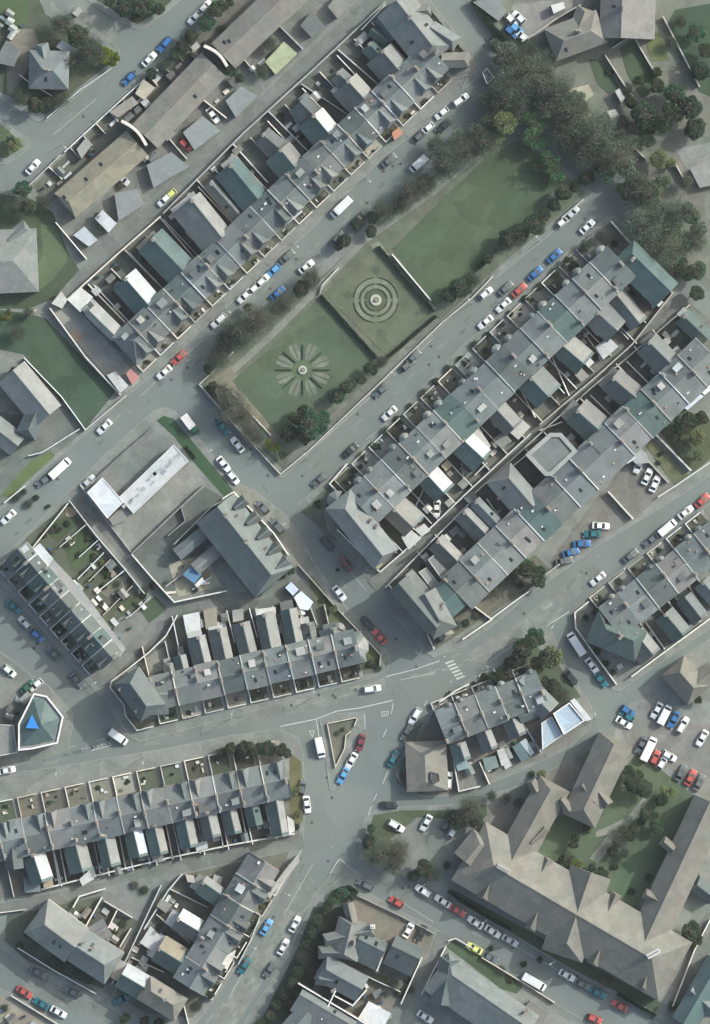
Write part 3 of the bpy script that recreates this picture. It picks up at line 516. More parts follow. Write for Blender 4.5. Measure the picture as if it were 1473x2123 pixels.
def row(where, p0, p1, n, wl, wr, ze, zr, front='R', wings=(), fgable=None, bayr=0, gd=20, c='aab', wc='c', hip=(0, 0), rear=0, wz=5.2, chim=True, place=None, hw=1.5, gardens=True, cope=0.25, dzr=.22, dorm=.35, chz=None, frontlen=None, hfill=(0.12, 0.12, 0.095)):
    dx, dy = p1[0] - p0[0], p1[1] - p0[1]; L = math.hypot(dx, dy); d = (dx / L, dy / L); nn = (-d[1], d[0]); st = L / n
    F = 1 if front == 'R' else -1; wf = wr if front == 'R' else wl; wb = wl if front == 'R' else wr
    q = lambda a, b: (p0[0] + d[0] * a + nn[0] * b, p0[1] + d[1] * a + nn[1] * b)
    hs = []; ang = math.atan2(-dy, dx)
    for i in range(n):
        cx, cy = q((i + .5) * st, 0)
        b = Bld('terraced_house', cx, cy); hs.append(b); b.cx, b.cy = cx, cy
        side = 'left' if dx > 0 else 'top'
        word = ORD[i] if i else 'first'
        lab = (word + ' house from the ' + side + ' in ' + where) if i < n - 1 else ('last house at the ' + ('right' if side == 'left' else 'bottom') + ' of ' + where)
        b.e['label'] = lab; b.e['category'] = 'house'; b.e['group'] = 'houses in ' + where
        a0, a1 = q(i * st + .06, 0), q((i + 1) * st - .06, 0); dz = R.uniform(-dzr, dzr); zz = zr + dz; jl, jr = (R.uniform(-1.6, 1.6), R.uniform(-1.6, 1.6)) if dzr else (0, 0)
        cc = c[i % len(c)] if isinstance(c, str) else c
        b.gable(*a0, *a1, wl + jl, wr + jr, ze + dz * .6, zz, hip[0] if i == 0 else 0, hip[1] if i == n - 1 else 0, cc, over=.3 if 0 < i < n - 1 else .8, sky=R.choice([0, 0, 1, 2]))
        if dzr and R.random() < dorm:
            so_ = (i + R.uniform(.3, .7)) * st; bb = wb * R.uniform(.35, .6); pz = zz - (zz - ze) * bb / wb; q0 = P(*q(so_, -F * bb)); dm = MB(); dw, dl = R.uniform(1.3, 2.2), R.uniform(1.2, 2.0)
            dm.box(q0.x, q0.y, pz + .1, dw, dl, 1.5, ang); o_ = dm.build('dormer', M['wall'], b.e, jit((.2, .21, .2), .3)); dm = MB(); dm.box(q0.x, q0.y, pz + .9, dw + .2, dl + .2, .1, ang); dm.build('dormer_roof', M['flat'], o_, jit(R.choice([(.12, .125, .125), (.24, .25, .24), (.38, .38, .37)]), .15))
        if dzr and R.random() < .5:
            fz = MB(); A, B_ = P(*q((i + 1) * st, -F * wb * .1)), P(*q((i + 1) * st, -F * wb)); v_ = B_ - A; nx = Vector((-v_.y, v_.x, 0)).normalized() * .16; A.z, B_.z = zz - (zz - ze) * .1 + .1, ze + .1
            r_ = ccw([A + nx, B_ + nx, B_ - nx, A - nx]); fz.solid([p - Vector((0, 0, .3)) for p in r_], r_); fz.build('lead_flashing', M['cope'], b.e, jit(R.choice([(.07, .08, .08), (.3, .31, .3)]), .2))
        for _ in range(R.choice([1, 2, 3]) if dzr else 0):
            so_ = (i + R.uniform(.12, .88)) * st; sg = R.choice([-1, 1]); w_ = (wr if sg > 0 else wl); bb = w_ * R.uniform(.15, .85); q0 = P(*q(so_, sg * bb)); pz = zz - (zz - ze) * bb / w_; vm = MB(); vm.box(q0.x, q0.y, pz + .12, R.uniform(.35, .9), R.uniform(.3, .6), .35, ang)
            vm.build('roof_vent', M['cope'], b.e, jit(R.choice([(.5, .5, .48), (.42, .42, .4), (.05, .06, .06), (.3, .2, .15)]), .2))
        if fgable:
            gw, gl, gz, gh = fgable; off = (st / 2 - gw - 2.5) * (1 if i % 2 == 0 else -1); s0 = (i + .5) * st + off
            g0, g1 = q(s0, F * 2), q(s0, F * (wf + gl)); b.gable(*g0, *g1, gw, gw, ze, gz, 0, gh, cc, part='front_gable_roof', over=1.5)
        if bayr:
            off = (st / 2 - bayr - 3) * (1 if i % 2 == 0 else -1); b.bay(*q((i + .5) * st + off, F * (wf - 2)), nn[0] * F, nn[1] * F, bayr * R.uniform(.75, 1.05), ze - .4, ze + R.uniform(.6, 1.6), R.choice('abd'))
        if cope and R.random() < .8 and i:
            m = MB()
            for sg, w_ in ((-1, wl), (1, wr)):
                A, B_ = P(*q(i * st, 0), zz + .05), P(*q(i * st, sg * w_), ze + .05); v = (B_ - A); nx = Vector((-v.y, v.x, 0)).normalized() * .14
                r_ = ccw([A + nx, B_ + nx, B_ - nx, A - nx]); m.solid([p - Vector((0, 0, .2)) for p in r_], [p + Vector((0, 0, cope)) for p in r_])
            m.build('party_wall_coping', M['cope'], b.e, jit((0.42, 0.42, 0.40), .35))
        if chim and (i % 2 == 0 or chim == 2):
            x, y = q((i + (1 if i < n - 1 else .9)) * st, R.choice([-1, 1]) * R.uniform(3, 9)); b.chim(x, y, ang + PI / 2, chz or zz, 1.0, 1.45, .6, 4)
            if R.random() < .6:
                x, y = q((i + .04) * st, -F * (wb * .75)); b.chim(x, y, ang + PI / 2, ze + 1.6, 1.4, .95, .55, 2)
        if gd and gardens:
            cg = R.choice([(0.085, 0.10, 0.07), (0.17, 0.168, 0.15), hfill, hfill, (0.25, 0.245, 0.22), (0.21, 0.205, 0.19), (0.075, 0.075, 0.06)])
            area('front_garden', [q(i * st + 1, F * (wf + 1)), q((i + 1) * st - 1, F * (wf + 1)), q((i + 1) * st - 1, F * (wf + gd - 1)), q(i * st + 1, F * (wf + gd - 1))], jit(cg, .15), 3)
            g = .24 * st
            wallrun([q(i * st, F * (wf + 1)), q(i * st, F * (wf + gd)), q((i + 1) * st - g, F * (wf + gd))], R.uniform(.8, 1.2), 1.8, 'front garden wall of the ' + word + ' house from the ' + side, 'in ' + where, group='front garden walls')
            # path and step
            area('path', [q((i + 1) * st - g + 1, F * (wf + 1)), q((i + 1) * st - 2, F * (wf + 1)), q((i + 1) * st - 2, F * (wf + gd)), q((i + 1) * st - g + 1, F * (wf + gd))], jit((0.25, 0.245, 0.22), .2), 4)
            for _ in range(R.choice([1, 2, 3])):
                px_, py_ = q((i + R.uniform(.12, .68)) * st, F * (wf + gd * R.uniform(.25, .85))); pp = P(px_, py_); mm = MB(); mm.box(pp.x, pp.y, KZ + .22, R.uniform(.4, 1.5), R.uniform(.35, .9), .44, ang + R.choice([0, PI / 2]))
                reg(mm.build('planter', M['cope'], None, jit(R.choice([(.45, .44, .41), (.3, .28, .24), (.5, .5, .48), (.1, .1, .09)]), .2)), 'stone planter, ' + word + ' garden', 'of ' + where, 'planter', 'front garden planters')
            SHR.append((q((i + R.uniform(.15, .6)) * st, F * (wf + gd * R.uniform(.4, .75))), R.uniform(4, 7.5)))
            if R.random() < .5: SHR.append((q((i + R.uniform(.15, .6)) * st, F * (wf + gd * R.uniform(.4, .75))), R.uniform(3, 6)))
        if rear:
            wallrun([q(i * st, -F * (wb + 1)), q(i * st, -F * (wb + rear))], 1.9, 1.7, 'yard wall behind the ' + word + ' house from the ' + side, 'in ' + where, group='rear yard walls')
            YARDS.append((q((i + .5) * st, -F * (wb + rear - 9)), ang, where))
    for w in wings:
        x0, y0, x1, y1, a, b_ = w[:6]; opt = w[6] if len(w) > 6 else {}
        mx, my = (x0 + x1) / 2, (y0 + y1) / 2; h = min(hs, key=lambda h: (h.cx - x1) ** 2 + (h.cy - y1) ** 2)
        e = opt.get('ze', wz + R.uniform(-.35, .35)); r = opt.get('rise', max(1.3, .80 * (a + b_) / 2 * S)); ck = opt.get('c', wc)
        vx, vy = x1 - x0, y1 - y0; l_ = math.hypot(vx, vy); k = 6 / l_
        ck = R.choice('ccat') if ck == 'c' else ck
        if 'cl' in opt:      # rear wing's sunlit slope overlaid with a lighter sheet: sunlight put into the colour
            nx, ny = -vy / l_, vx / l_
            h.gable(x0, y0, x1 + vx * k, y1 + vy * k, a, b_, e, e + r, 0, 0, ck, part='rear_wing_roof', sky=opt.get('sky', 0))
            zt = .05; A = [P(x0 - nx * a, y0 - ny * a, e + zt), P(x1 - nx * a, y1 - ny * a, e + zt), P(x1, y1, e + r + zt), P(x0, y0, e + r + zt)]
            A = ccw(A); m = MB(); m.solid([p - Vector((0, 0, .04)) for p in A], A); m.build('lit_slope_overlay', M['flat'], h.e, jit(SL[opt['cl']] if isinstance(opt['cl'], str) else opt['cl']))
        else: h.gable(x0, y0, x1 + vx * k, y1 + vy * k, a, b_, e, e + r, 0, 0, ck, part='rear_wing_roof', sky=opt.get('sky', 1 if R.random() < .4 else 0))
        if e > 4.5 and R.random() < .75:
            ux, uy = vx / l_, vy / l_; nx, ny = -uy, ux; o0, o1 = (-a + 3, b_ * R.uniform(.1, .9)) if R.random() < .5 else (-a * R.uniform(.1, .8), b_ - 3); dp = R.uniform(9, 20)
            pts = [(x0 - ux * dp + nx * o0, y0 - uy * dp + ny * o0), (x0 - ux * dp + nx * o1, y0 - uy * dp + ny * o1), (x0 + ux * 1 + nx * o1, y0 + uy * 1 + ny * o1), (x0 + ux * 1 + nx * o0, y0 + uy * 1 + ny * o0)]
            h.mono(pts, 2.5, R.uniform(2.9, 3.6), R.choice([(.16, .17, .165), (.25, .25, .235), (.12, .13, .13), (.36, .36, .35), (.21, .2, .17)]), part='lean_to_roof', m_='flat')
        if R.random() < .8: h.chim(x0 + vx * .06, y0 + vy * .06, math.atan2(-vy, vx) + PI / 2, e + r - .1, .9, 1.0, .6, 2)
    for h in hs: h.done()
    return hs
SHR = []; YARDS = []
def W(*a, **k): return (*a, k)
# ---- long terrace north-west of the park
row('the terrace north-west of the park', (258, 729), (905, 117), 18, 38, 38, 7.2, 10.2, 'R', fgable=(14, 3, 10.1, 5), gd=19, c='abacb', hip=(30, 0), wz=5.4, rear=104,
    wings=[W(792, 108, 823, 144, 26, 42, cl='d'), W(765, 92, 790, 118, 14, 22, ze=3.2), W(721, 170, 753, 205, 25, 42, cl='d'), W(700, 152, 722, 172, 15, 22, ze=3.2), W(650, 241, 680, 277, 26, 40, cl='w'), W(622, 212, 650, 240, 20, 32, ze=3.6),
           W(582, 312, 609, 345, 26, 40, c='t', cl='p'), W(545, 280, 575, 305, 20, 26, ze=3.2), W(477, 343, 532, 410, 24, 40, c='t'), W(397, 414, 458, 490, 24, 50, c='a', cl='d'), W(316, 495, 377, 558, 30, 40, c='t'), W(260, 577, 307, 631, 30, 34, c='t', cl='w'), W(187, 644, 239, 695, 22, 14, c='d'),
           W(436, 378, 497, 446, 10, 16, ze=4.0, c='a')])
for q in [[(800, 10), (750, 62)], [(702, 104), (790, 180)], [(626, 175), (725, 240)], [(558, 232), (645, 320)], [(485, 300), (555, 378)], [(408, 372), (485, 460)], [(333, 452), (407, 540)], [(258, 517), (340, 600)], [(184, 590), (260, 668)]]: wallrun(q, 2.0, 2.2, 'yard dividing wall')
wallrun([(140, 622), (238, 533), (333, 450)], 2.2, 2.4, 'lane-side wall'); wallrun([(340, 442), (507, 275), (650, 145), (800, 5)], 2.2, 2.4, 'lane-side wall')
b = Bld('corner_house', 870, 75, 'large slate-roofed corner house with wide dark slope', 'at the north terrace east end')
b.gable(822, 5, 912, 118, 34, 52, 7.0, 11.2, 0, 25, 'b', sky=2); b.gable(893, 60, 948, 95, 17, 17, 6.6, 9.2, 0, 12, 'b', part='front_gable_roof'); b.gable(848, 30, 893, 22, 13, 13, 6.6, 9, 0, 8, 'b', part='front_gable_roof')
b.gable(915, 128, 972, 126, 16, 16, 6.8, 8.8, 0, 10, 'n', part='front_gable_roof'); b.chim(850, 40, .8, 11); b.chim(905, 112, .8, 11); b.done()
b = Bld('rear_annexe', 800, 40, 'dark slate rear annexe with teal cheek', 'north of the corner house', 'annexe')
b.gable(800, 30, 830, 75, 18, 26, 4.5, 7.0, 0, 0, 'c'); b.gable(770, 62, 806, 88, 12, 14, 3.6, 5.2, 0, 0, 't', part='rear_wing_roof'); b.done()
# ---- tan and brown roofed terrace in the north-west
for cx_, cy_ in ((150, 388), (240, 312), (395, 158), (330, 250), (480, 70), (560, 20)):
    pass
row('the tan-roofed terrace', (136, 428), (286, 298), 4, 34, 34, 5.2, 7.1, 'L', c=(0.215, 0.195, 0.145), gd=0, chim=False, cope=0, hip=(12, 0), dzr=0)
row('the brown-roofed terrace', (302, 284), (444, 136), 4, 36, 36, 5.3, 7.3, 'L', c=(0.172, 0.162, 0.142), gd=0, chim=False, cope=0, dzr=0)
row('the pinkish-brown north terrace', (464, 118), (640, -50), 5, 36, 36, 5.3, 7.3, 'L', c=(0.172, 0.160, 0.145), gd=0, chim=False, cope=0, dzr=0)
for (a, b_) in (((254, 253), (305, 303)), ((425, 98), (472, 140))):
    m = MB(); N = 8
    for i in range(N):
        t0, t1 = i / N, (i + 1) / N; bow = lambda t: 5 * math.sin(PI * t)
        f = lambda t: P(a[0] + (b_[0] - a[0]) * t + bow(t), a[1] + (b_[1] - a[1]) * t - bow(t))
        p, q = f(t0), f(t1); d = q - p; c0 = (p + q) / 2; m.box(c0.x, c0.y, 4.2 + .002 * (i % 2), d.length + .1, .8, 8.2, math.atan2(d.y, d.x))
    reg(m.build('gable_wall', M['wall'], None, (0.55, 0.52, 0.46)), 'pale bowed gable wall between two long roofs', 'by the tan-roofed terrace', 'wall')
def shed(pts, z, c, look, name='garage', cat='garage', parapet=0, place=None):
    x = sum(p[0] for p in pts) / len(pts); y = sum(p[1] for p in pts) / len(pts)
    b = Bld(name, x, y, look, place or near(x, y), cat); b.flat(pts, z, c, parapet); b.done(); return b
GREY = (0.20, 0.215, 0.215)
for q, c, lk in [([(305, 343), (356, 316), (394, 346), (319, 390)], GREY, 'flat grey garage roof'), ([(380, 275), (421, 241), (458, 272), (404, 312)], GREY, 'flat grey garage roof'), ([(468, 210), (500, 180), (535, 200), (490, 245)], GREY, 'flat grey garage roof'),
                 ([(589, 87), (617, 112), (572, 156), (550, 129)], (0.30,0.34,0.22), 'pale yellow-green flat garage roof'), ([(646, 25), (673, 54), (646, 78), (623, 54)], (0.13, 0.14, 0.14), 'dark grey flat outbuilding'), ([(214, 436), (243, 464), (226, 483), (197, 453)], (0.44,0.45,0.47), 'white flat-roofed garage'),
                 ([(176, 470), (204, 498), (185, 512), (153, 488)], (0.38,0.41,0.44), 'bluish-white flat garage'), ([(238, 402), (285, 392), (300, 425), (247, 458)], GREY, 'flat grey garage roof'), ([(700, -10), (730, 10), (700, 40), (680, 15)], (0.2, 0.19, 0.17), 'brown-grey flat shed'),
                 ([(168, 596), (194, 616), (168, 648), (141, 622)], (0.55, 0.55, 0.52), 'white flat extension'), ([(128, 604), (141, 622), (130, 640), (108, 630)], (0.45, 0.44, 0.4), 'pale flat shed'), ([(262, 775), (272, 765), (290, 782), (275, 798)], (0.42, 0.2, 0.18), 'red-roofed porch'),
                 ([(222, 778), (240, 770), (268, 800), (250, 815)], (0.42, 0.42, 0.4), 'pale glassy lean-to shed'), ([(150, 28), (165, 15), (172, 25), (160, 36)], (0.3, 0.3, 0.28), 'small garden shed'),
                 ([(600, 436), (622, 420), (628, 440), (590, 470), (578, 458)], (0.50,0.50,0.49), 'white flat porch extension'), ([(812, 276), (828, 264), (836, 278), (818, 292)], (0.42, 0.21, 0.14), 'orange-red awning roof')]: shed(q, R.uniform(2.5, 3.0), c, lk)
wallrun([(340, 274), (362, 300), (388, 330)], 1.8, 2, 'curved pale yard wall'); wallrun([(117, 462), (180, 537)], 2.0, 2, 'yard wall'); wallrun([(577, 51), (628, 102)], 2.0, 2.2, 'yard wall'); wallrun([(505, 122), (530, 150)], 2.0, 2.2, 'yard wall'); wallrun([(413, 200), (470, 245)], 2.0, 2.2, 'yard wall')
wallrun([(61, 385), (126, 322)], 1.3, 1.8, 'front wall'); wallrun([(103, 347), (130, 372)], 1.3, 1.6, 'front wall'); wallrun([(135, 315), (255, 205), (300, 165)], 1.2, 1.8, 'front wall')
for i in range(9):
    x, y = 145 + i * 27, 305 - i * 25; wallrun([(x, y), (x + 20, y + 22)], 1.3, 1.4, 'front garden divider')
for q, c, lk in [([(281, 195), (298, 165), (323, 183), (300, 208)], (0.34,0.31,0.25), 'cream flat-roofed front extension'), ([(228, 233), (275, 200), (288, 215), (245, 245)], (0.22, 0.21, 0.19), 'grey flat front extension'), ([(160, 310), (180, 285), (192, 300), (170, 330)], (0.27, 0.26, 0.24), 'grey flat front extension')]: shed(q, 2.8, c, lk, 'front_extension', 'extension')
# ---- north-west corner
b = Bld('detached_house', 105, 150, 'grey hipped house with white-edged walls', 'at the north-west corner'); b.gable(62, 148, 145, 150, 42, 38, 6, 9.6, 30, 32, 'b', sky=1); b.gable(88, 92, 95, 130, 14, 14, 5.6, 7.6, 8, 0, 'a', part='rear_wing_roof'); b.chim(100, 148, 0, 9.4); b.done()
shed([(129, 85), (163, 102), (149, 119), (117, 98)], 3.0, (0.5, 0.51, 0.5), 'white flat garage', place='behind the north-west house')
shed([(15, 85), (45, 105), (30, 140), (-10, 130)], 5.2, (0.13, 0.14, 0.14), 'dark flat-roofed wing', 'annexe', 'annexe')
wallrun([(98, 245), (165, 188), (231, 143)], 1.1, 1.8); wallrun([(41, 155), (62, 172), (110, 200)], 1.4, 1.8, 'white terrace wall', cc=(.6, .6, .57))
# ---- west edge
b = Bld('grey_block', 20, 540, 'large low grey hipped block', 'at the left edge', 'building'); b.gable(-60, 546, 80, 540, 66, 66, 5.2, 7.0, 0, 50, 'b'); b.gable(20, 500, 60, 470, 16, 16, 4.6, 6.2, 0, 8, 'a', part='side_wing_roof'); b.done()
b = Bld('west_hall', 60, 820, 'hall with one pale roof slope', 'beside the west green field', 'hall'); b.gable(30, 768, 106, 860, 30, 42, 6, 9.6, 0, 0, 'd', m_='flat'); b.gable(80, 850, 55, 905, 22, 22, 5.8, 8, 0, 15, 'c', part='side_wing_roof'); b.done()
b = Bld('grey_workshop', 20, 900, 'low grey-roofed building', 'left of the white van', 'building'); b.gable(-30, 870, 40, 925, 26, 26, 4.6, 6.6, 0, 0, 'a'); b.done()
wallrun([(51, 742), (128, 822), (177, 890)], 1.6, 1.6, 'field wall'); wallrun([(177, 892), (262, 820)], 1.2, 1.6); wallrun([(105, 640), (178, 740), (250, 818)], 2.0, 2.4, 'field wall', cc=(.55, .53, .48)); wallrun([(57, 890), (98, 862)], 1.4, 1.6); wallrun([(60, 945), (88, 938), (165, 890)], 1.3, 1.6)
wallrun([(10, 1042), (52, 1008)], 1.2, 2.0, cc=(.55, .55, .5)); wallrun([(58, 660), (76, 642)], 1.4, 1.8, cc=(.55, .55, .5))
for x, y in ((125, 600), (112, 612)): pass
# ---- park terrace (south-east of the park)
row('the terrace south-east of the park', (748, 1052), (1285, 541), 15, 42, 48, 9.8, 12.6, 'L', bayr=13, gd=36, c='abcabt', wz=5.8, rear=82, hip=(0, 0),
    wings=[W(1268, 600, 1322, 668, 20, 24, c='a', cl='d'), W(1236, 648, 1275, 683, 32, 33, cl='b'), W(1163, 716, 1207, 753, 32, 27, c='t', cl='d'), W(1099, 784, 1133, 820, 36, 34, c='t', cl='b'), W(957, 910, 1000, 950, 25, 34, c='t', cl='w'), W(884, 983, 918, 1020, 28, 26, c='t', cl=(.42, .43, .45)), W(816, 1055, 853, 1090, 34, 26, c='c', cl='d'), W(1030, 850, 1062, 885, 24, 24, c='c', cl='d')])
b = Bld('corner_house', 700, 1060, 'hipped corner house with rounded turret', 'at the park terrace west end'); b.gable(700, 1035, 800, 1160, 34, 32, 11.0, 13.6, 26, 10, 'b', sky=2); b.bay(700, 1038, -1, -.3, 22, 8.6, 11.0, 'b'); b.gable(745, 1100, 795, 1158, 18, 14, 6.2, 8.2, 0, 0, 'd', part='rear_wing_roof'); b.chim(770, 1078, .8, 11.3); b.chim(782, 1090, .8, 11); b.done()
b = Bld('corner_house', 1345, 570, 'corner house with large teal slate slope', 'at the park terrace east end'); b.gable(1296, 516, 1388, 606, 24, 46, 8.8, 11.9, 18, 0, 't', sky=0); b.gable(1262, 560, 1300, 590, 18, 20, 8.0, 10, 0, 0, 'a', part='rear_wing_roof'); b.chim(1310, 540, .8, 11.8); b.done()
for q, c, lk in [([(1234, 719), (1262, 699), (1282, 719), (1251, 746)], (0.44,0.45,0.46), 'white flat extension'), ([(1208, 748), (1220, 738), (1232, 752), (1220, 763)], (0.5,0.5,0.5), 'small white shed'), ([(832, 1113), (850, 1096), (874, 1116), (848, 1140)], (0.44,0.44,0.44), 'white flat extension'), ([(860, 1098), (880, 1085), (893, 1100), (875, 1112)], (0.43,0.43,0.43), 'white flat extension'),
                 ([(970, 895), (990, 882), (1018, 925), (1000, 945)], (0.44,0.44,0.43), 'white sheet-metal garage'), ([(1052, 892), (1080, 868), (1100, 885), (1075, 912)], (0.42, 0.42, 0.4), 'pale garage'), ([(1020, 912), (1045, 895), (1062, 915), (1040, 930)], (0.22, 0.22, 0.2), 'grey garage'), ([(1190, 775), (1205, 762), (1222, 780), (1205, 793)], (0.25, 0.24, 0.22), 'grey slab-roofed shed'),
                 ([(1345, 620), (1372, 600), (1382, 612), (1352, 640)], (0.36, 0.30, 0.22), 'tan flat lean-to'), ([(915, 965), (928, 952), (938, 966), (925, 978)], (0.3, 0.29, 0.2), 'olive yard shed'), ([(770, 1170), (782, 1158), (795, 1168), (785, 1180)], (0.36, 0.35, 0.22), 'yellowish yard shed')]: shed(q, R.uniform(2.5, 3.0), c, lk)
for q in [[(836, 1103), (862, 1130)], [(790, 1092), (822, 1145)], [(890, 990), (862, 1050), (895, 1085)], [(958, 960), (962, 1000)], [(1010, 960), (985, 985)], [(1145, 740), (1180, 820)], [(1210, 688), (1248, 742)], [(1075, 800), (1110, 865)], [(1320, 712), (1250, 640)], [(1130, 772), (1170, 815)]]: wallrun(q, 2.0, 1.9, 'yard dividing wall')
wallrun([(788, 1186), (830, 1150), (885, 1102), (962, 1028), (1040, 955), (1100, 900)], 2.2, 2.2, 'lane-side wall'); wallrun([(1120, 880), (1240, 778), (1310, 715), (1395, 608)], 2.2, 2.2, 'lane-side wall')
wallrun([(1268, 460), (1330, 530), (1395, 608)], 1.6, 2.6, cc=(.55, .54, .5)); wallrun([(720, 962), (684, 1003), (712, 1032)], 1.3, 2.2, cc=(.6, .6, .56)); wallrun([(700, 1098), (788, 1186)], 1.6, 2.4, cc=(.6, .6, .56))
# ---- terrace south-east of the lane, facing the lower street
row('the lane terrace facing the lower street', (945, 1228), (1470, 733), 14, 44, 48, 8.0, 11.0, 'R', gd=0, c='abbpta', wz=5.6, rear=72,
    wings=[W(1415, 655, 1462, 700, 18, 22, c='c'), W(1343, 709, 1384, 750, 24, 34, c='c', cl='b'), W(1268, 784, 1318, 826, 26, 32, c='c', cl='p'), W(1194, 851, 1236, 888, 32, 33, c='t', cl='p'), W(960, 1060, 1004, 1105, 14, 22, c='c', cl='d'), W(905, 1120, 950, 1165, 18, 24, c='c', cl='d'), W(985, 1038, 1030, 1085, 12, 16, c='a', ze=6)])
b = Bld('flat_topped_block', 1142, 945, 'flat dark roof with pale sloping parapet', 'beside the middle back lane', 'building')
b.flat([(1088, 943), (1139, 898), (1163, 898), (1197, 936), (1143, 987), (1129, 987)], 8.4, (0.14, 0.155, 0.15), .5, pc=(0.27, 0.28, 0.27), t=9); b.done()
b = Bld('hipped_rear_block', 1065, 1020, 'hipped pale-slate rear block', 'beside the middle back lane', 'building'); b.gable(1040, 975, 1105, 1050, 24, 42, 7.2, 10.4, 22, 0, 'b', sky=1); b.done()
b = Bld('corner_house', 860, 1270, 'corner house with tall gable and parapets', 'at the lane terrace west end'); b.gable(826, 1208, 905, 1300, 22, 24, 11.2, 13.6, 0, 0, 'c'); b.gable(880, 1230, 925, 1310, 26, 30, 10.8, 13.4, 0, 30, 'a', sky=1); b.gable(905, 1292, 930, 1322, 16, 16, 7, 9.4, 0, 8, 'n', part='front_gable_roof'); b.chim(893, 1280, .8, 10.6); b.done()
b = Bld('terraced_house', 922, 1250, 'end house with teal slate roof', 'joining the lane corner house'); b.gable(892, 1276, 944, 1229, 38, 34, 8.0, 10.8, 0, 0, 't', sky=1); b.chim(918, 1252, .8, 10.7); b.gable(840, 1192, 882, 1240, 20, 22, 5.8, 8.0, 0, 0, 'c', part='rear_wing_roof'); b.flat([(868, 1186), (884, 1176), (912, 1212), (896, 1222)], 4.2, (0.26, 0.265, 0.25), .2); b.chim(846, 1198, .8, 7.9); b.done()
b = Bld('rear_annexe', 930, 1160, 'pale flat-roofed rear annexe with dark light-well', 'beside the middle back lane', 'annexe'); b.flat([(887, 1160), (931, 1126), (965, 1160), (918, 1204)], 5.4, (0.22, 0.225, 0.21), .25); b.flat([(880, 1168), (893, 1160), (922, 1198), (910, 1208)], 3.2, (0.12, 0.13, 0.13), 0, part='lean_to_roof'); b.done()
for q, c, lk in [([(1062, 1142), (1098, 1115), (1110, 1128), (1075, 1160)], (0.58, 0.6, 0.66), 'pale bluish flat porch roof'), ([(1395, 835), (1430, 800), (1458, 822), (1425, 850)], (0.5, 0.54, 0.64), 'pale blue flat roof extension'), ([(1345, 960), (1340, 940), (1322, 925), (1300, 945), (1318, 962)], (0.3, 0.31, 0.31), 'grey flat extension'), ([(1285, 935), (1302, 925), (1318, 950), (1300, 962)], (0.45, 0.47, 0.5), 'pale flat porch'), ([(1238, 974), (1252, 962), (1265, 978), (1252, 988)], (0.5, 0.51, 0.52), 'white bay roof'), ([(1368, 873), (1380, 858), (1395, 872), (1380, 886)], (0.5, 0.52, 0.56), 'white bay roof'), ([(1442, 800), (1500, 740), (1520, 770), (1460, 820)], (0.55, 0.56, 0.56), 'white flat extension')]: shed(q, R.uniform(3.0, 5.0), c, lk, 'extension', 'extension')
for q in [[(985, 1022), (1130, 890), (1222, 808), (1430, 632)], [(800, 1218), (975, 1042)]]: wallrun(q, 2.2, 2.2, 'lane-side wall')
for q in [[(1300, 750), (1360, 810)], [(1330, 720), (1375, 760)], [(1225, 820), (1268, 862)], [(1255, 795), (1290, 835)], [(1165, 875), (1120, 892)], [(1090, 945), (1052, 975)], [(1010, 1035), (1045, 1085)], [(806, 1212), (880, 1300), (900, 1345)], [(1160, 1170), (1132, 1190), (1098, 1222)]]: wallrun(q, 2.0, 2.0, 'yard dividing wall')
wallrun([(1262, 1020), (1312, 1075)], 1.8, 3, cc=(.5, .5, .46)); wallrun([(1328, 938), (1385, 1000)], 1.6, 2.2); wallrun([(1362, 903), (1432, 975)], 1.8, 3.2, cc=(.5, .5, .46)); wallrun([(1365, 1030), (1400, 1008), (1470, 960)], 1.3, 2.2, cc=(.5, .5, .46)); wallrun([(1020, 1282), (1060, 1252), (1098, 1225)], 1.3, 2); wallrun([(985, 1258), (1020, 1284), (960, 1325)], 1.4, 2.4)
# ---- south-east terrace
row('the south-east terrace', (1262, 1290), (1500, 1106), 6, 38, 40, 7.4, 10.4, 'L', gd=26, c='abcpab', wz=5.4, rear=58, bayr=11,
    wings=[W(1316, 1312, 1350, 1353, 20, 34, c='c', cl='d'), W(1377, 1271, 1412, 1313, 22, 26, c='c', cl='b'), W(1418, 1237, 1450, 1278, 18, 22, c='c', cl='b'), W(1455, 1205, 1490, 1245, 18, 22, c='c')])
b = Bld('corner_house', 1262, 1310, 'hipped corner house with teal front slope', 'at the south-east terrace west end'); b.gable(1228, 1292, 1330, 1335, 30, 40, 7.4, 10.8, 30, 20, 't', sky=1); b.chim(1285, 1320, .8, 10.6); b.done()
wallrun([(1220, 1248), (1192, 1270), (1194, 1302), (1235, 1360), (1278, 1418)], 1.5, 2.2, cc=(.58, .58, .52)); wallrun([(1310, 1402), (1380, 1350), (1470, 1284)], 1.8, 2.4, cc=(.58, .58, .52)); wallrun([(1340, 1292), (1378, 1345)], 2, 2.2, cc=(.5, .5, .46)); wallrun([(1385, 1245), (1425, 1310)], 2, 2.2, cc=(.5, .5, .46)); wallrun([(1428, 1215), (1465, 1275)], 2, 2.2)
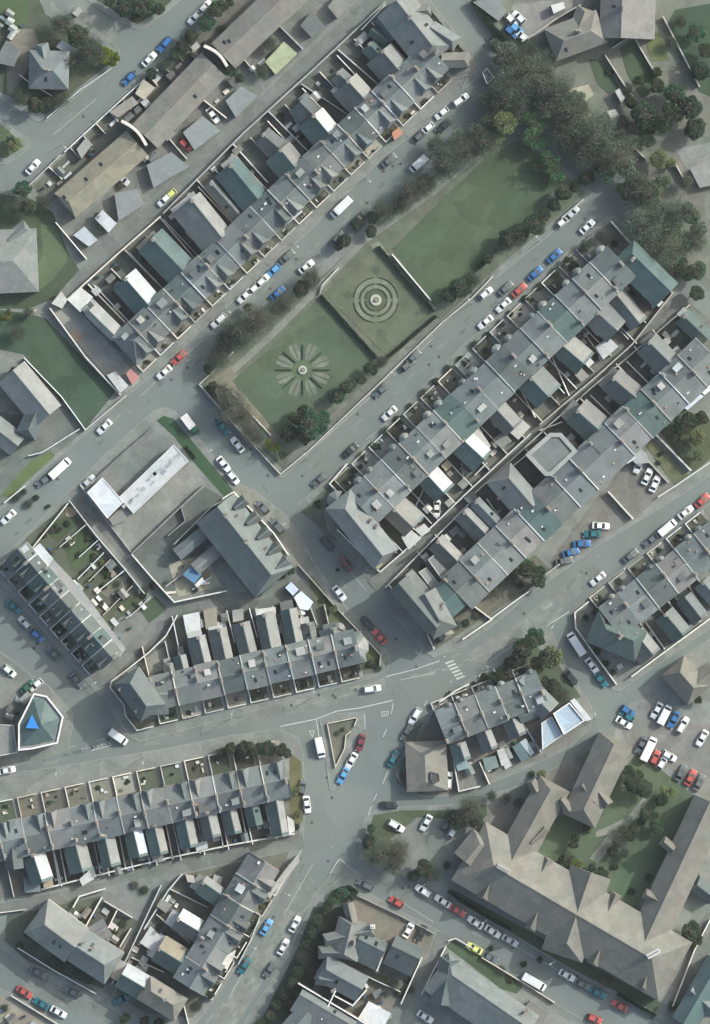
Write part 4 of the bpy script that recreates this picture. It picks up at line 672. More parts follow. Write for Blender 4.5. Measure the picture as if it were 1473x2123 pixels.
# ---- white-roofed workshop and yards
b = Bld('workshop', 280, 1000, 'workshop with two bright white flat roofs', 'in the west block', 'workshop'); b.flat([(361, 922), (392, 956), (278, 1065), (248, 1031)], 4.2, (0.42,0.42,0.42), .2, pc=(.5, .5, .5)); b.flat([(182, 1021), (214, 990), (258, 1041), (224, 1075)], 5.2, (0.46,0.49,0.52), .15, pc=(.6, .6, .6)); b.flat([(226, 1076), (255, 1048), (276, 1058), (262, 1078), (235, 1090)], 3.0, (0.2, 0.2, 0.19), 0, part='lean_to_roof')
for i in range(16):
    t = (i + .5) / 16; x, y = 361 + (248 - 361) * t + R.uniform(6, 20), 922 + (1031 - 922) * t + R.uniform(8, 22)
    mm = MB(); p = P(x, y); mm.box(p.x, p.y, 4.26, R.uniform(.8, 2), R.uniform(.6, 1.1), .1, .75); mm.build('roof_light', M['flat'], b.e, jit((0.30, 0.31, 0.32), .2))
b.done()
wallrun([(200, 992), (262, 935), (318, 888)], 1.8, 2.0, 'yard wall', cc=(.15, .16, .16)); wallrun([(425, 1005), (350, 1075), (275, 1147)], 2.2, 2.0, 'yard wall', cc=(.2, .2, .2)); wallrun([(375, 1048), (385, 1080), (350, 1110)], 1.6, 1.8, 'yard wall', cc=(.2, .2, .2)); wallrun([(480, 1030), (440, 1050), (362, 1128)], 2.4, 2.2, 'yard wall', cc=(.25, .25, .25)); wallrun([(275, 1150), (318, 1200), (362, 1248), (470, 1225)], 2.4, 2.4, 'yard wall', cc=(.55, .54, .5)); wallrun([(345, 1215), (420, 1160)], 1.6, 1.8, 'yard wall'); wallrun([(400, 1222), (440, 1195)], 1.5, 1.8, 'yard wall'); wallrun([(168, 1008), (200, 1050), (272, 1145)], 1.0, 1.4, 'lane-side wall', cc=(.35, .35, .33))
b = Bld('builders_shed', 405, 1120, 'long grey shed with shallow roof', 'in the builders yard', 'shed'); b.gable(368, 1150, 435, 1095, 14, 14, 3.6, 4.8, 0, 8, 'a'); b.done()
b = Bld('builders_shed', 425, 1165, 'low brown-grey shed against the corner building', 'in the builders yard', 'shed'); b.gable(405, 1180, 452, 1140, 14, 14, 3.6, 4.6, 0, 0, 'p'); b.done()
shed([(380, 1192), (396, 1174), (420, 1190), (404, 1210)], 3.2, (0.10, 0.20, 0.32), 'blue-roofed shed', 'shed', 'shed'); shed([(404, 1212), (420, 1196), (424, 1204), (410, 1218)], 2.4, (0.55, 0.55, 0.53), 'white lean-to shed', 'shed', 'shed')
# ---- triangular corner building
b = Bld('corner_building', 530, 1130, 'large slate corner building with a row of pointed front gables', 'at the crossroads', 'building')
b.gable(452, 1050, 574, 1204, 44, 56, 7.4, 12.4, 0, 16, (.128, .146, .142), sky=2); b.gable(470, 1116, 560, 1220, 14, 28, 5.0, 9, 0, 10, 't', part='rear_wing_roof')
for x, y in ((497, 1046), (523, 1078), (545, 1108), (567, 1140), (584, 1170)): b.gable(x - 10, y + 8, x + 14, y - 11, 12, 12, 7.7, 11.3, 0, 3, 'a', part='front_gable_roof', over=1)
b.chim(470, 1068, .8, 12); b.chim(512, 1122, .8, 12); b.done()
wallrun([(462, 1034), (485, 1020), (530, 1065), (568, 1105), (598, 1150)], 1.2, 2.4, cc=(.6, .58, .54)); wallrun([(620, 1172), (650, 1205), (700, 1262), (760, 1325), (790, 1358), (788, 1380)], 1.4, 1.8, cc=(.3, .3, .27))
# ---- middle terrace
row('the middle terrace', (318, 1436), (742, 1338), 9, 36, 38, 7.4, 10.2, 'R', gd=28, c='abpca', wz=5.2, rear=62, chim=2, cope=.3,
    wings=[W(412, 1318, 428, 1385, 15, 25, c='c', cl='d'), W(455, 1302, 470, 1370, 16, 25, c='c', cl='d'), W(503, 1290, 520, 1358, 16, 22, c='c', cl='d'), W(549, 1272, 564, 1345, 22, 20, c='c', cl='d'), W(600, 1262, 615, 1335, 16, 20, c='c', cl='d'), W(640, 1290, 650, 1335, 12, 20, c='a'), W(375, 1358, 385, 1400, 12, 16, c='c', cl='d'), W(352, 1375, 360, 1405, 8, 14, c='p'), W(690, 1300, 700, 1340, 16, 30, c='c')])
b = Bld('corner_house', 280, 1440, 'tall hipped corner house', 'at the middle terrace west end'); b.gable(262, 1400, 318, 1478, 34, 30, 11.2, 14.0, 18, 20, 'c', sky=1); b.gable(296, 1440, 350, 1438, 36, 42, 7.6, 10.4, 0, 0, 'a', part='side_wing_roof'); b.chim(252, 1425, .9, 10.4); b.chim(286, 1470, .9, 10.4); b.done()
b = Bld('corner_house', 740, 1340, 'end house with rounded hipped bay', 'at the middle terrace east end'); b.gable(690, 1350, 755, 1338, 32, 34, 7.2, 9.8, 0, 22, 'a'); b.bay(742, 1340, 1, 0, 24, 7, 9, 'd'); b.bay(704, 1302, .3, -1, 12, 5.4, 7, 'd'); b.done()
for q, c, lk in [([(380, 1275), (414, 1268), (418, 1312), (388, 1318)], (0.50,0.50,0.50), 'white flat-roofed garage'), ([(422, 1265), (450, 1258), (452, 1302), (428, 1305)], (0.24, 0.22, 0.18), 'brown-grey flat garage'), ([(530, 1263), (572, 1258), (573, 1272), (532, 1277)], (0.50,0.49,0.47), 'white flat shed row'), ([(592, 1218), (604, 1206), (620, 1222), (608, 1235)], (0.5, 0.56, 0.7), 'pale blue flat shed'), ([(610, 1238), (625, 1225), (650, 1248), (640, 1265), (622, 1262)], (0.55, 0.66, 0.68), 'pale turquoise roof extension'), ([(482, 1265), (505, 1262), (506, 1285), (484, 1290)], (0.28, 0.28, 0.26), 'ribbed grey garage')]: shed(q, R.uniform(2.5, 3.1), c, lk)
for x in (372, 440, 485, 532, 580, 630, 655): wallrun([(x - 14, 1275 - (x - 400) * .1), (x + 2, 1350 - (x - 400) * .22)], 2, 1.9, 'yard dividing wall')
wallrun([(232, 1412), (262, 1390), (310, 1352), (345, 1318), (368, 1276)], 2.1, 2.2, 'lane-side wall', cc=(.5, .5, .46)); wallrun([(232, 1412), (229, 1425), (258, 1462), (261, 1484), (285, 1514), (318, 1506)], 1.4, 2.0, cc=(.5, .5, .46))
# ---- dark western terrace
row('the dark western terrace', (40, 1137), (238, 1366), 9, 24, 34, 7.2, 11.0, 'R', gd=26, c='cctac', wz=5, rear=0, fgable=(9, 1, 10, 4), cope=.2)
hs = Bld('rear_extensions', 130, 1230, 'pale flat rear extension strip', 'behind the dark western terrace', 'extension'); hs.flat([(62, 1146), (82, 1128), (165, 1215), (262, 1345), (250, 1362), (160, 1258)], 4.0, (0.25, 0.26, 0.265), 0); hs.flat([(62, 1145), (84, 1126), (112, 1158), (96, 1182)], 4.2, (0.42, 0.46, 0.5), 0, part='extension_roof'); hs.done()
wallrun([(28, 1172), (65, 1140), (145, 1040)], 1.5, 2.0, cc=(.55, .54, .48)); wallrun([(145, 1038), (200, 1110), (260, 1180), (300, 1230)], 1.9, 1.8)
for q in [[(181, 1086), (125, 1134)], [(204, 1120), (165, 1155)], [(216, 1146), (162, 1200)], [(230, 1160), (185, 1205)], [(262, 1180), (205, 1225)], [(275, 1215), (215, 1275)], [(312, 1238), (285, 1265), (262, 1282)]]: wallrun(q, 1.6, 1.4, 'garden dividing wall')
# ---- five-sided house
b = Bld('corner_house', 80, 1500, 'five-sided house with white parapet and hipped slate roof', 'beside the south-west junction')
pen = [(72, 1436), (100, 1442), (134, 1485), (122, 1540), (70, 1552), (40, 1555), (40, 1500)]
b.flat(pen, 6.6, (0.2, 0.2, 0.2), .55, pc=(.62, .6, .58), t=3.5)
ins = [(80 + (x - 82) * .84, 1500 + (y - 1500) * .84) for x, y in pen]; ap = P(88, 1500, 9.6); q = ccw([P(*p) for p in ins]); m = MB()
for i in range(len(q)): m.face([Vector((q[i].x, q[i].y, 6.7)), Vector((q[(i + 1) % len(q)].x, q[(i + 1) % len(q)].y, 6.7)), ap])
m.build('roof', M['roof'], b.e, SL['t'])
m = MB(); m.face([P(56, 1508, 8.38), P(84, 1509, 9.7), P(69, 1480, 8.28)]); m.face([P(69, 1480, 8.22), P(84, 1509, 9.64), P(56, 1508, 8.32)]); m.build('roof_light', M['gen'], b.e, (0.05, 0.28, 0.72)); b.done()
b = Bld('low_block', 15, 1530, 'plain grey flat roof', 'left of the five-sided house', 'building'); b.flat([(-30, 1500), (30, 1502), (38, 1560), (-30, 1572)], 5.0, (0.19, 0.19, 0.18), .2); b.done()
shed([(40, 1450), (58, 1432), (70, 1444), (52, 1462)], 2.6, (0.25, 0.25, 0.23), 'grey slab shed', 'shed', 'shed')
# ---- southern terrace
row('the southern terrace', (-45, 1754), (598, 1612), 13, 38, 40, 7.0, 10.0, 'L', gd=42, c='abapab', wz=5.0, rear=78, chim=2, cope=.3, fgable=(12, 2, 9.9, 4), hip=(0, 0), hfill=(0.15, 0.14, 0.115),
    wings=[W(70, 1768, 88, 1822, 25, 24, c='t', cl='w'), W(155, 1735, 172, 1800, 22, 28, c='t', cl='d'), W(218, 1728, 232, 1790, 20, 20, c='t', cl='d'), W(276, 1712, 290, 1770, 18, 22, c='t', cl=(.4, .44, .52)), W(320, 1705, 334, 1765, 16, 22, c='c', cl='d'), W(383, 1690, 396, 1750, 16, 22, c='t', cl='d'), W(430, 1680, 442, 1730, 18, 20, c='c', cl='d'), W(475, 1668, 488, 1722, 14, 18, c='t', cl='d'), W(520, 1655, 532, 1705, 14, 18, c='t'), W(573, 1655, 585, 1725, 14, 22, c='c', cl='d')])
b = Bld('end_house', 30, 1800, 'grey slate end building half out of frame', 'at the southern terrace west end', 'house'); b.gable(22, 1700, 32, 1800, 20, 20, 6.5, 9.0, 0, 0, 'c'); b.done()
for q, c, lk in [([(165, 1822), (190, 1800), (196, 1822), (172, 1836)], (0.46,0.46,0.44), 'white flat shed'), ([(405, 1748), (430, 1742), (432, 1758), (408, 1764)], (0.43,0.43,0.42), 'white flat shed'), ([(88, 1815), (108, 1810), (112, 1835), (92, 1842)], (0.32, 0.27, 0.2), 'tan paved-roof shed'), ([(310, 1752), (335, 1748), (340, 1780), (318, 1786)], (0.2, 0.21, 0.2), 'grey shed'), ([(50, 1820), (85, 1818), (85, 1848), (52, 1850)], (0.16, 0.19, 0.2), 'slate lean-to'), ([(595, 1690), (610, 1700), (612, 1722), (600, 1730)], (0.46,0.46,0.45), 'white shed')]: shed(q, 2.7, c, lk, 'shed', 'shed')
for x in (110, 125, 195, 248, 298, 345, 402, 450, 500, 550): wallrun([(x, 1760 - (x - 110) * .22), (x + 14, 1832 - (x - 110) * .22)], 2, 1.8, 'yard dividing wall')
wallrun([(88, 1843), (210, 1812), (350, 1778), (485, 1750), (610, 1728)], 2.0, 2.4, 'lane-side wall', cc=(.55, .55, .52))
# ---- south-west group
b = Bld('corner_house', 150, 1950, 'large hipped corner house with pale north slope', 'in the south-west corner'); b.gable(75, 1898, 160, 1960, 46, 40, 8.6, 12.4, 26, 0, 'b', sky=2); b.gable(104, 1880, 100, 1930, 20, 20, 7, 9.6, 10, 0, 'b', part='side_wing_roof'); b.chim(176, 1950, .4, 11); b.done()
b = Bld('semi_detached_house', 205, 1975, 'slate-roofed house joined to the corner house', 'in the south-west corner'); b.gable(161, 1958, 238, 2008, 42, 36, 8.6, 12.0, 0, 22, 'a', sky=1); b.gable(190, 1940, 225, 1920, 20, 20, 5.6, 7.6, 0, 0, 'p', part='rear_wing_roof'); b.chim(196, 1962, .4, 10.6); b.done()
wallrun([(153, 1880), (165, 1858), (218, 1842)], 1.8, 2.4, 'lane-side wall', cc=(.55, .55, .5)); wallrun([(212, 1860), (180, 1918)], 1.8, 2.4, cc=(.55, .55, .5)); wallrun([(243, 1888), (226, 1922)], 1.8, 2.2, cc=(.5, .5, .46)); wallrun([(218, 1868), (275, 1902)], 1.8, 1.8); wallrun([(272, 1925), (250, 1962)], 1.8, 2.2, cc=(.5, .5, .46)); wallrun([(0, 1892), (55, 1885)], 1.2, 1.6); wallrun([(38, 1965), (110, 2010), (200, 2060)], 1.2, 1.8); wallrun([(24, 2064), (122, 2124)], 1.2, 2, cc=(.5, .45, .4)); wallrun([(335, 1835), (262, 1990), (232, 2040)], 2, 2.2, 'lane-side wall'); wallrun([(378, 1812), (350, 1845), (300, 1925)], 2, 2.0, 'lane-side wall')
row('the south-west terrace', (395, 2045), (552, 1786), 6, 42, 32, 7.6, 10.6, 'R', gd=20, c='apbc', wz=5.4, rear=0, fgable=(12, 8, 10.4, 3),
    wings=[W(421, 1826, 457, 1851, 15, 28, c='t', cl='d'), W(369, 1902, 411, 1927, 24, 26, c='c', cl='w'), W(330, 1963, 374, 1990, 30, 30, c='c', cl='o'), W(254, 2017, 300, 2044, 26, 30, c='t', cl=(.36, .38, .4))])
b = Bld('corner_house', 340, 2065, 'brown-grey hipped corner house', 'at the south-west terrace lower end'); b.gable(300, 2042, 378, 2090, 26, 30, 7.4, 9.8, 18, 20, 'n', sky=1); b.chim(345, 2068, .5, 9.6); b.done()
for q, c, lk in [([(313, 1919), (335, 1941), (316, 1971), (291, 1954)], (0.44,0.44,0.43), 'white flat garage'), ([(385, 1812), (403, 1815), (405, 1830), (390, 1828)], (0.4, 0.36, 0.33), 'cluttered pink and white shed'), ([(445, 1812), (462, 1818), (455, 1845), (438, 1832)], (0.33, 0.32, 0.31), 'grey flat shed'), ([(335, 1862), (358, 1875), (345, 1892), (325, 1878)], (0.2, 0.19, 0.17), 'brown-grey shed'), ([(500, 1790), (540, 1778), (560, 1790), (530, 1822), (505, 1812)], (0.12, 0.17, 0.165), 'teal flat extension'), ([(455, 2000), (470, 1980), (490, 1968), (485, 1985), (472, 2010)], (0.55, 0.53, 0.5), 'white porch roof'), ([(590, 1805), (618, 1770), (622, 1785), (560, 1862), (552, 1855)], (0.34, 0.34, 0.32), 'pale flat porch row')]: shed(q, R.uniform(2.5, 3), c, lk, 'shed', 'shed')
for q in [[(352, 1842), (430, 1880)], [(325, 1895), (395, 1955)], [(275, 1985), (340, 2015)], [(378, 2068), (392, 2123)], [(495, 1998), (520, 1950), (540, 1900)]]: wallrun(q, 1.7, 1.8, 'yard dividing wall')
# ---- terrace by the crossing
row('the terrace by the zebra crossing', (915, 1510), (1125, 1425), 5, 40, 36, 7.4, 10.2, 'L', gd=16, c='abaa', wz=5.2, rear=0, chim=2, cope=.3, bayr=10,
    wings=[W(952, 1540, 962, 1570, 14, 22, c='c', cl='d'), W(1005, 1515, 1018, 1548, 14, 20, c='c', cl='d'), W(1062, 1490, 1075, 1520, 16, 22, c='c', cl='d')])
b = Bld('detached_house', 1110, 1430, 'slate house with cluttered front', 'beside the white-roofed building'); b.gable(1075, 1410, 1140, 1475, 26, 24, 6.6, 9.2, 0, 0, 'a'); b.gable(1075, 1485, 1125, 1465, 13, 16, 5.5, 7.4, 0, 0, 'c', part='rear_wing_roof'); b.done()
b = Bld('flat_roofed_building', 1165, 1495, 'building with two pale blue flat roofs and white parapet', 'at the lane corner', 'building'); b.flat([(1146, 1478), (1180, 1455), (1212, 1493), (1168, 1522)], 6.8, (0.34,0.40,0.46), .5, pc=(.62, .62, .6), t=2.5); b.flat([(1122, 1498), (1144, 1484), (1165, 1524), (1124, 1553)], 5.4, (0.34,0.40,0.45), .3, pc=(.55, .55, .52)); b.flat([(1181, 1452), (1190, 1446), (1226, 1490), (1214, 1494)], 7.2, (0.47,0.47,0.46), 0, part='canopy_roof'); b.done()
for q, c, lk in [([(1062, 1548), (1078, 1538), (1100, 1568), (1082, 1580)], (0.10, 0.15, 0.16), 'dark teal lean-to'), ([(1078, 1538), (1090, 1530), (1108, 1560), (1098, 1568)], (0.34, 0.4, 0.42), 'pale glazed lean-to'), ([(1000, 1572), (1028, 1566), (1035, 1590), (1008, 1598)], (0.15, 0.2, 0.19), 'greenish flat shed'), ([(942, 1580), (968, 1572), (972, 1592), (950, 1598)], (0.22, 0.3, 0.3), 'turquoise sheet shed'), ([(1030, 1555), (1045, 1550), (1058, 1580), (1040, 1588)], (0.44,0.44,0.43), 'white sheeted shed')]: shed(q, 2.7, c, lk, 'shed', 'shed')
wallrun([(925, 1500), (938, 1560), (952, 1640), (995, 1630)], 2, 2, 'yard wall'); wallrun([(1024, 1388), (1045, 1430)], 1.6, 2.2, cc=(.55, .55, .5)); wallrun([(912, 1455), (945, 1432), (972, 1418)], 1.3, 2.4, cc=(.55, .55, .5)); wallrun([(1085, 1500), (1122, 1560)], 2, 2, 'yard wall'); wallrun([(995, 1580), (1015, 1625)], 2, 2, 'yard wall')
b = Bld('filling_station', 885, 1590, 'brown-roofed forecourt building', 'between the two lower roads', 'building'); b.gable(880, 1536, 884, 1640, 46, 40, 3.6, 5.6, 30, 20, 'n', cap=False); b.flat([(893, 1598), (910, 1603), (912, 1618), (900, 1624), (893, 1616)], 5.9, (0.08, 0.08, 0.075), .2, part='roof_lantern', pc=(.1, .1, .1)); b.done()
wallrun([(872, 1500), (850, 1555), (824, 1605), (832, 1624), (875, 1643)], 1.6, 5, 'dark low wall', cc=(.06, .075, .065), c=(.1, .1, .1))
wallrun([(679, 1500), (742, 1487)], .7, 1.6, 'low island wall', cc=(.45, .42, .34)); wallrun([(742, 1487), (735, 1505)], .7, 1.6, 'low island wall', cc=(.45, .42, .34)); wallrun([(679, 1500), (696, 1590), (715, 1552), (718, 1524), (728, 1516)], .7, 1.6, 'low island wall', cc=(.45, .42, .34))
# ---- lodge + clinic
b = Bld('lodge', 1410, 1410, 'brown hipped lodge', 'above the clinic car park', 'building'); b.gable(1395, 1378, 1450, 1440, 30, 34, 5.2, 8.6, 20, 20, 'n'); b.gable(1440, 1420, 1480, 1390, 22, 22, 5, 7.6, 0, 0, 'n', part='side_wing_roof'); b.done()
BR = (0.160, 0.149, 0.129)
b = Bld('clinic', 1180, 1880, 'huge brown-roofed clinic with long wings', 'around the courtyard garden', 'building')
b.gable(971, 1762, 1399, 2012, 70, 70, 7.4, 12.8, 60, 58, BR, sky=0); b.gable(1224, 1806, 1164, 1980, 44, 44, 7.4, 12.4, 0, 30, BR, part='cross_wing_roof')
b.gable(1050, 1800, 1148, 1622, 34, 38, 7.2, 10.6, 0, 16, BR, part='wing_roof'); b.gable(1276, 1532, 1198, 1700, 38, 38, 7.2, 10.8, 10, 26, BR, part='wing_roof'); b.gable(1330, 1960, 1470, 1660, 34, 42, 7.2, 11.0, 0, 0, BR, part='wing_roof')
for x0, y0, x1, y1 in ((1020, 1820, 1000, 1862), (1118, 1880, 1098, 1925), (1248, 1955, 1228, 1998), (1345, 2005, 1330, 2048), (1120, 1810, 1138, 1778), (1258, 1890, 1278, 1850), (1395, 1760, 1372, 1740), (1365, 1865, 1335, 1850), (1100, 1745, 1132, 1712), (1112, 1640, 1100, 1616), (1205, 1625, 1235, 1665), (1180, 1680, 1160, 1652), (1240, 1640, 1262, 1668)):
    b.gable(x0, y0, x1, y1, 11, 11, 7.4, 9.8, 0, 4, BR, part='dormer_roof', over=1)
b.chim(1352, 1972, .5, 12.8, 1.6, 3.6, 1.2, 5, c=(.4, .4, .37)); b.chim(1043, 1797, -.5, 12.6, 1.6, 3.6, 1.2, 5, c=(.38, .38, .35)); b.gable(965, 1785, 1005, 1735, 30, 30, 7.3, 10.2, 0, 16, BR, part='wing_roof'); b.done()
# ---- bottom middle
b = Bld('gabled_villa', 720, 1940, 'villa of crossing slate gables', 'at the south corner'); b.gable(732, 1905, 712, 1985, 30, 30, 7, 10.2, 10, 10, 'b'); b.gable(672, 1948, 775, 1925, 14, 14, 6.8, 9.4, 6, 6, 'a', part='cross_gable_roof'); b.gable(722, 1870, 732, 1912, 12, 12, 6.6, 8.8, 0, 0, 'n', part='front_gable_roof'); b.gable(660, 1972, 715, 1972, 14, 14, 6.6, 8.8, 8, 0, 'a', part='cross_gable_roof'); b.chim(773, 1918, 0, 8.8, 1.4, 1.2, .9, 2, c=(.6, .6, .58)); b.chim(735, 1950, 1.5, 9.8); b.done()
b = Bld('terraced_house', 765, 1965, 'first dark-sloped house', 'behind the south corner villa'); b.gable(743, 1943, 797, 1970, 18, 44, 6.4, 9.6, 0, 0, 'c', sky=2); b.done()
b = Bld('terraced_house', 830, 1985, 'second dark-sloped house', 'beside the pale south lane'); b.gable(812, 1957, 870, 1985, 22, 42, 6.4, 9.6, 0, 0, 'c', sky=1); b.done()
wallrun([(800, 1965), (782, 2010)], 6.6, 3, 'high party wall', 'between the two dark-sloped houses', cc=(.4, .4, .38)); wallrun([(875, 1985), (850, 2040), (832, 2080)], 1.8, 2, 'lane-side wall'); wallrun([(730, 2005), (775, 2030), (830, 2055)], 1.8, 1.8, 'yard wall')
b = Bld('semi_detached_house', 705, 2030, 'blue-grey slate house', 'in the bottom row'); b.gable(665, 2000, 752, 2048, 28, 30, 7, 9.6, 14, 0, 'a', sky=1); b.gable(655, 2025, 690, 2030, 14, 14, 6.6, 8.6, 8, 0, 'a', part='front_gable_roof'); b.chim(692, 2050, .5, 8.4); b.done()
b = Bld('semi_detached_house', 660, 2085, 'grey slate house with white copings', 'in the bottom row'); b.gable(622, 2058, 735, 2125, 14, 40, 7, 9.0, 0, 0, 'b', sky=1); b.gable(640, 2095, 600, 2140, 24, 24, 6.6, 8.6, 0, 0, 'a', part='side_wing_roof'); b.done()
wallrun([(620, 2036), (680, 2072), (760, 2120)], 7.6, 2.2, 'white coping wall', 'between the bottom row roofs', cc=(.62, .62, .6)); wallrun([(696, 2052), (668, 2110)], 7.8, 2.0, 'white coping wall', 'across the bottom row roofs', cc=(.62, .62, .6)); wallrun([(695, 2062), (732, 2082), (760, 2050)], 7.0, 2.2, 'white edging wall', 'on the blue-grey slate house', cc=(.62, .62, .6))
shed([(765, 2074), (811, 2100), (790, 2140), (735, 2122)], 3.4, (0.52,0.52,0.52), 'bright white flat garage', place='at the bottom edge')
b = Bld('hipped_building', 1000, 2070, 'large hipped slate building', 'at the bottom beside the pale lane', 'building'); b.gable(912, 2000, 1100, 2130, 32, 60, 6.6, 10.6, 30, 0, 'a'); b.gable(935, 1985, 915, 2080, 20, 24, 6.6, 9.6, 10, 0, 'c', part='side_wing_roof'); b.chim(1090, 2092, .5, 9); b.done()
shed([(1085, 2090), (1100, 2072), (1135, 2095), (1120, 2140), (1080, 2135)], 5, (0.17, 0.165, 0.155), 'grey flat side block', 'annexe', 'annexe')
wallrun([(930, 1950), (945, 1945), (985, 1968)], 1.2, 2, cc=(.5, .5, .46)); wallrun([(925, 1962), (900, 2010), (875, 2060)], 1.5, 2); wallrun([(1000, 1985), (1090, 2040), (1150, 2078)], 1.1, 1.8); wallrun([(745, 1858), (830, 1898), (900, 1935)], 1.1, 1.8, cc=(.25, .25, .23))
b = Bld('corner_house', 1440, 2080, 'slate house cut by the frame', 'in the bottom-right corner'); b.gable(1415, 2120, 1490, 1990, 26, 30, 6.4, 9.4, 0, 0, 't'); b.gable(1430, 2050, 1480, 2095, 18, 18, 6, 8.4, 0, 0, 'a', part='side_wing_roof'); b.done()
wallrun([(1473, 1905), (1440, 1970), (1395, 2085)], 1.7, 2.0, 'lane-side wall')
b = Bld('pavilion', 1455, 1850, 'small dark-roofed pavilion', 'east of the clinic', 'building'); b.gable(1440, 1830, 1480, 1860, 18, 18, 3.6, 5.6, 6, 0, 'c'); b.done()
# ---- north-east corner buildings
b = Bld('detached_house', 1190, 80, 'brown-grey hipped house', 'in the north-east corner'); b.gable(1140, 98, 1248, 58, 38, 34, 6.2, 9.2, 30, 26, 'n', sky=1); b.gable(1200, 60, 1215, 20, 20, 20, 6, 8, 0, 8, 'n', part='side_wing_roof'); b.chim(1198, 68, 0, 9); b.done()
b = Bld('detached_house', 1330, 30, 'broad house with dark west slope and pale east slope', 'in the north-east corner'); b.gable(1290, -50, 1286, 82, 70, 44, 6.4, 9.6, 0, 0, 'p', sky=1); b.chim(1290, 20, 1.5, 9.4); b.done()
for q, c, lk in [([(1258, 231), (1275, 227), (1302, 265), (1285, 282)], (0.36, 0.36, 0.33), 'pale flat shed'), ([(1142, 12), (1168, 5), (1172, 18), (1148, 30)], (0.50,0.50,0.49), 'white flat garage'), ([(1275, 190), (1284, 184), (1298, 208), (1288, 214)], (0.4, 0.4, 0.38), 'pale narrow shed'), ([(1430, 350), (1500, 320), (1500, 380), (1450, 390)], (0.22, 0.22, 0.21), 'grey flat garage'), ([(980, 5), (1035, -5), (1050, 25), (1034, 45)], (0.17, 0.185, 0.18), 'greenish-grey flat roof'), ([(1108, 178), (1118, 172), (1132, 200), (1120, 205)], (0.33, 0.33, 0.31), 'small pale shed')]: shed(q, 2.8, c, lk, 'shed', 'shed')
for q in [[(1083, 86), (1110, 70), (1150, 42), (1205, 10)], [(1270, 100), (1335, 60)], [(1255, 115), (1310, 200)], [(1310, 70), (1375, 180)], [(1375, 35), (1450, 180)], [(1320, 310), (1340, 332)], [(1395, 330), (1420, 375)], [(1210, 414), (1165, 452)]]: wallrun(q, 1.7, 2.2, cc=(.4, .4, .36))
# ---- park walls and hedges, shelter
wallrun([(484, 730), (414, 797), (484, 878), (582, 983), (640, 935), (782, 800), (918, 668), (980, 617), (1022, 573)], 1.0, 1.7, 'low park boundary wall', 'round the park south side', cc=(.42, .42, .38))
wallrun([(814, 528), (893, 622)], 1.2, 2.4, 'pale wall beside the hedge', 'between the park lawns', cc=(.55, .55, .48)); wallrun([(668, 592), (702, 556)], 1.1, 1.6, 'low pale wall', 'at the round bed lawn corner', cc=(.5, .5, .44)); wallrun([(668, 594), (664, 608)], 1.1, 1.6, 'short pale wall', 'at the round bed lawn corner')
wallrun([(470, 800), (530, 868), (562, 902)], .7, 1.6, 'low pale edging wall', 'at the park west end', cc=(.5, .5, .44))
b = Bld('bus_shelter', 1010, 158, 'small dark shelter with white edge', 'beside the north-east road', 'shelter'); b.flat([(1000, 152), (1010, 142), (1025, 162), (1010, 176)], 2.6, (0.1, 0.12, 0.12), .15, pc=(.55, .55, .52), t=1.5); b.done()
def cyl(name, x, y, r, z0, z1, m_, c, parent=None, n=20, r2=None):
    p = P(x, y); r2 = r2 or r; m = MB()
    m.solid([Vector((p.x + r * math.cos(2 * PI * i / n), p.y + r * math.sin(2 * PI * i / n), z0)) for i in range(n)], [Vector((p.x + r2 * math.cos(2 * PI * i / n), p.y + r2 * math.sin(2 * PI * i / n), z1)) for i in range(n)])
    return m.build(name, M[m_], parent, c)
for x, y, r, lk in ((780, 622, 1.45, 'in the middle of the ringed lawn'), (628, 767, 1.15, 'in the middle of the star-shaped bed')):
    o = cyl('stone_planter', x, y, r, KZ, KZ + .45, 'cope', (0.36, 0.36, 0.31)); reg(o, 'round pale stone planter', lk, 'planter')
    cyl('soil', x, y, r * .55, KZ + .45, KZ + .5, 'ground', (0.15, 0.16, 0.11), o); cyl('pedestal', x, y, r * .16, KZ + .5, KZ + 1.3, 'cope', (0.3, 0.3, 0.27), o)

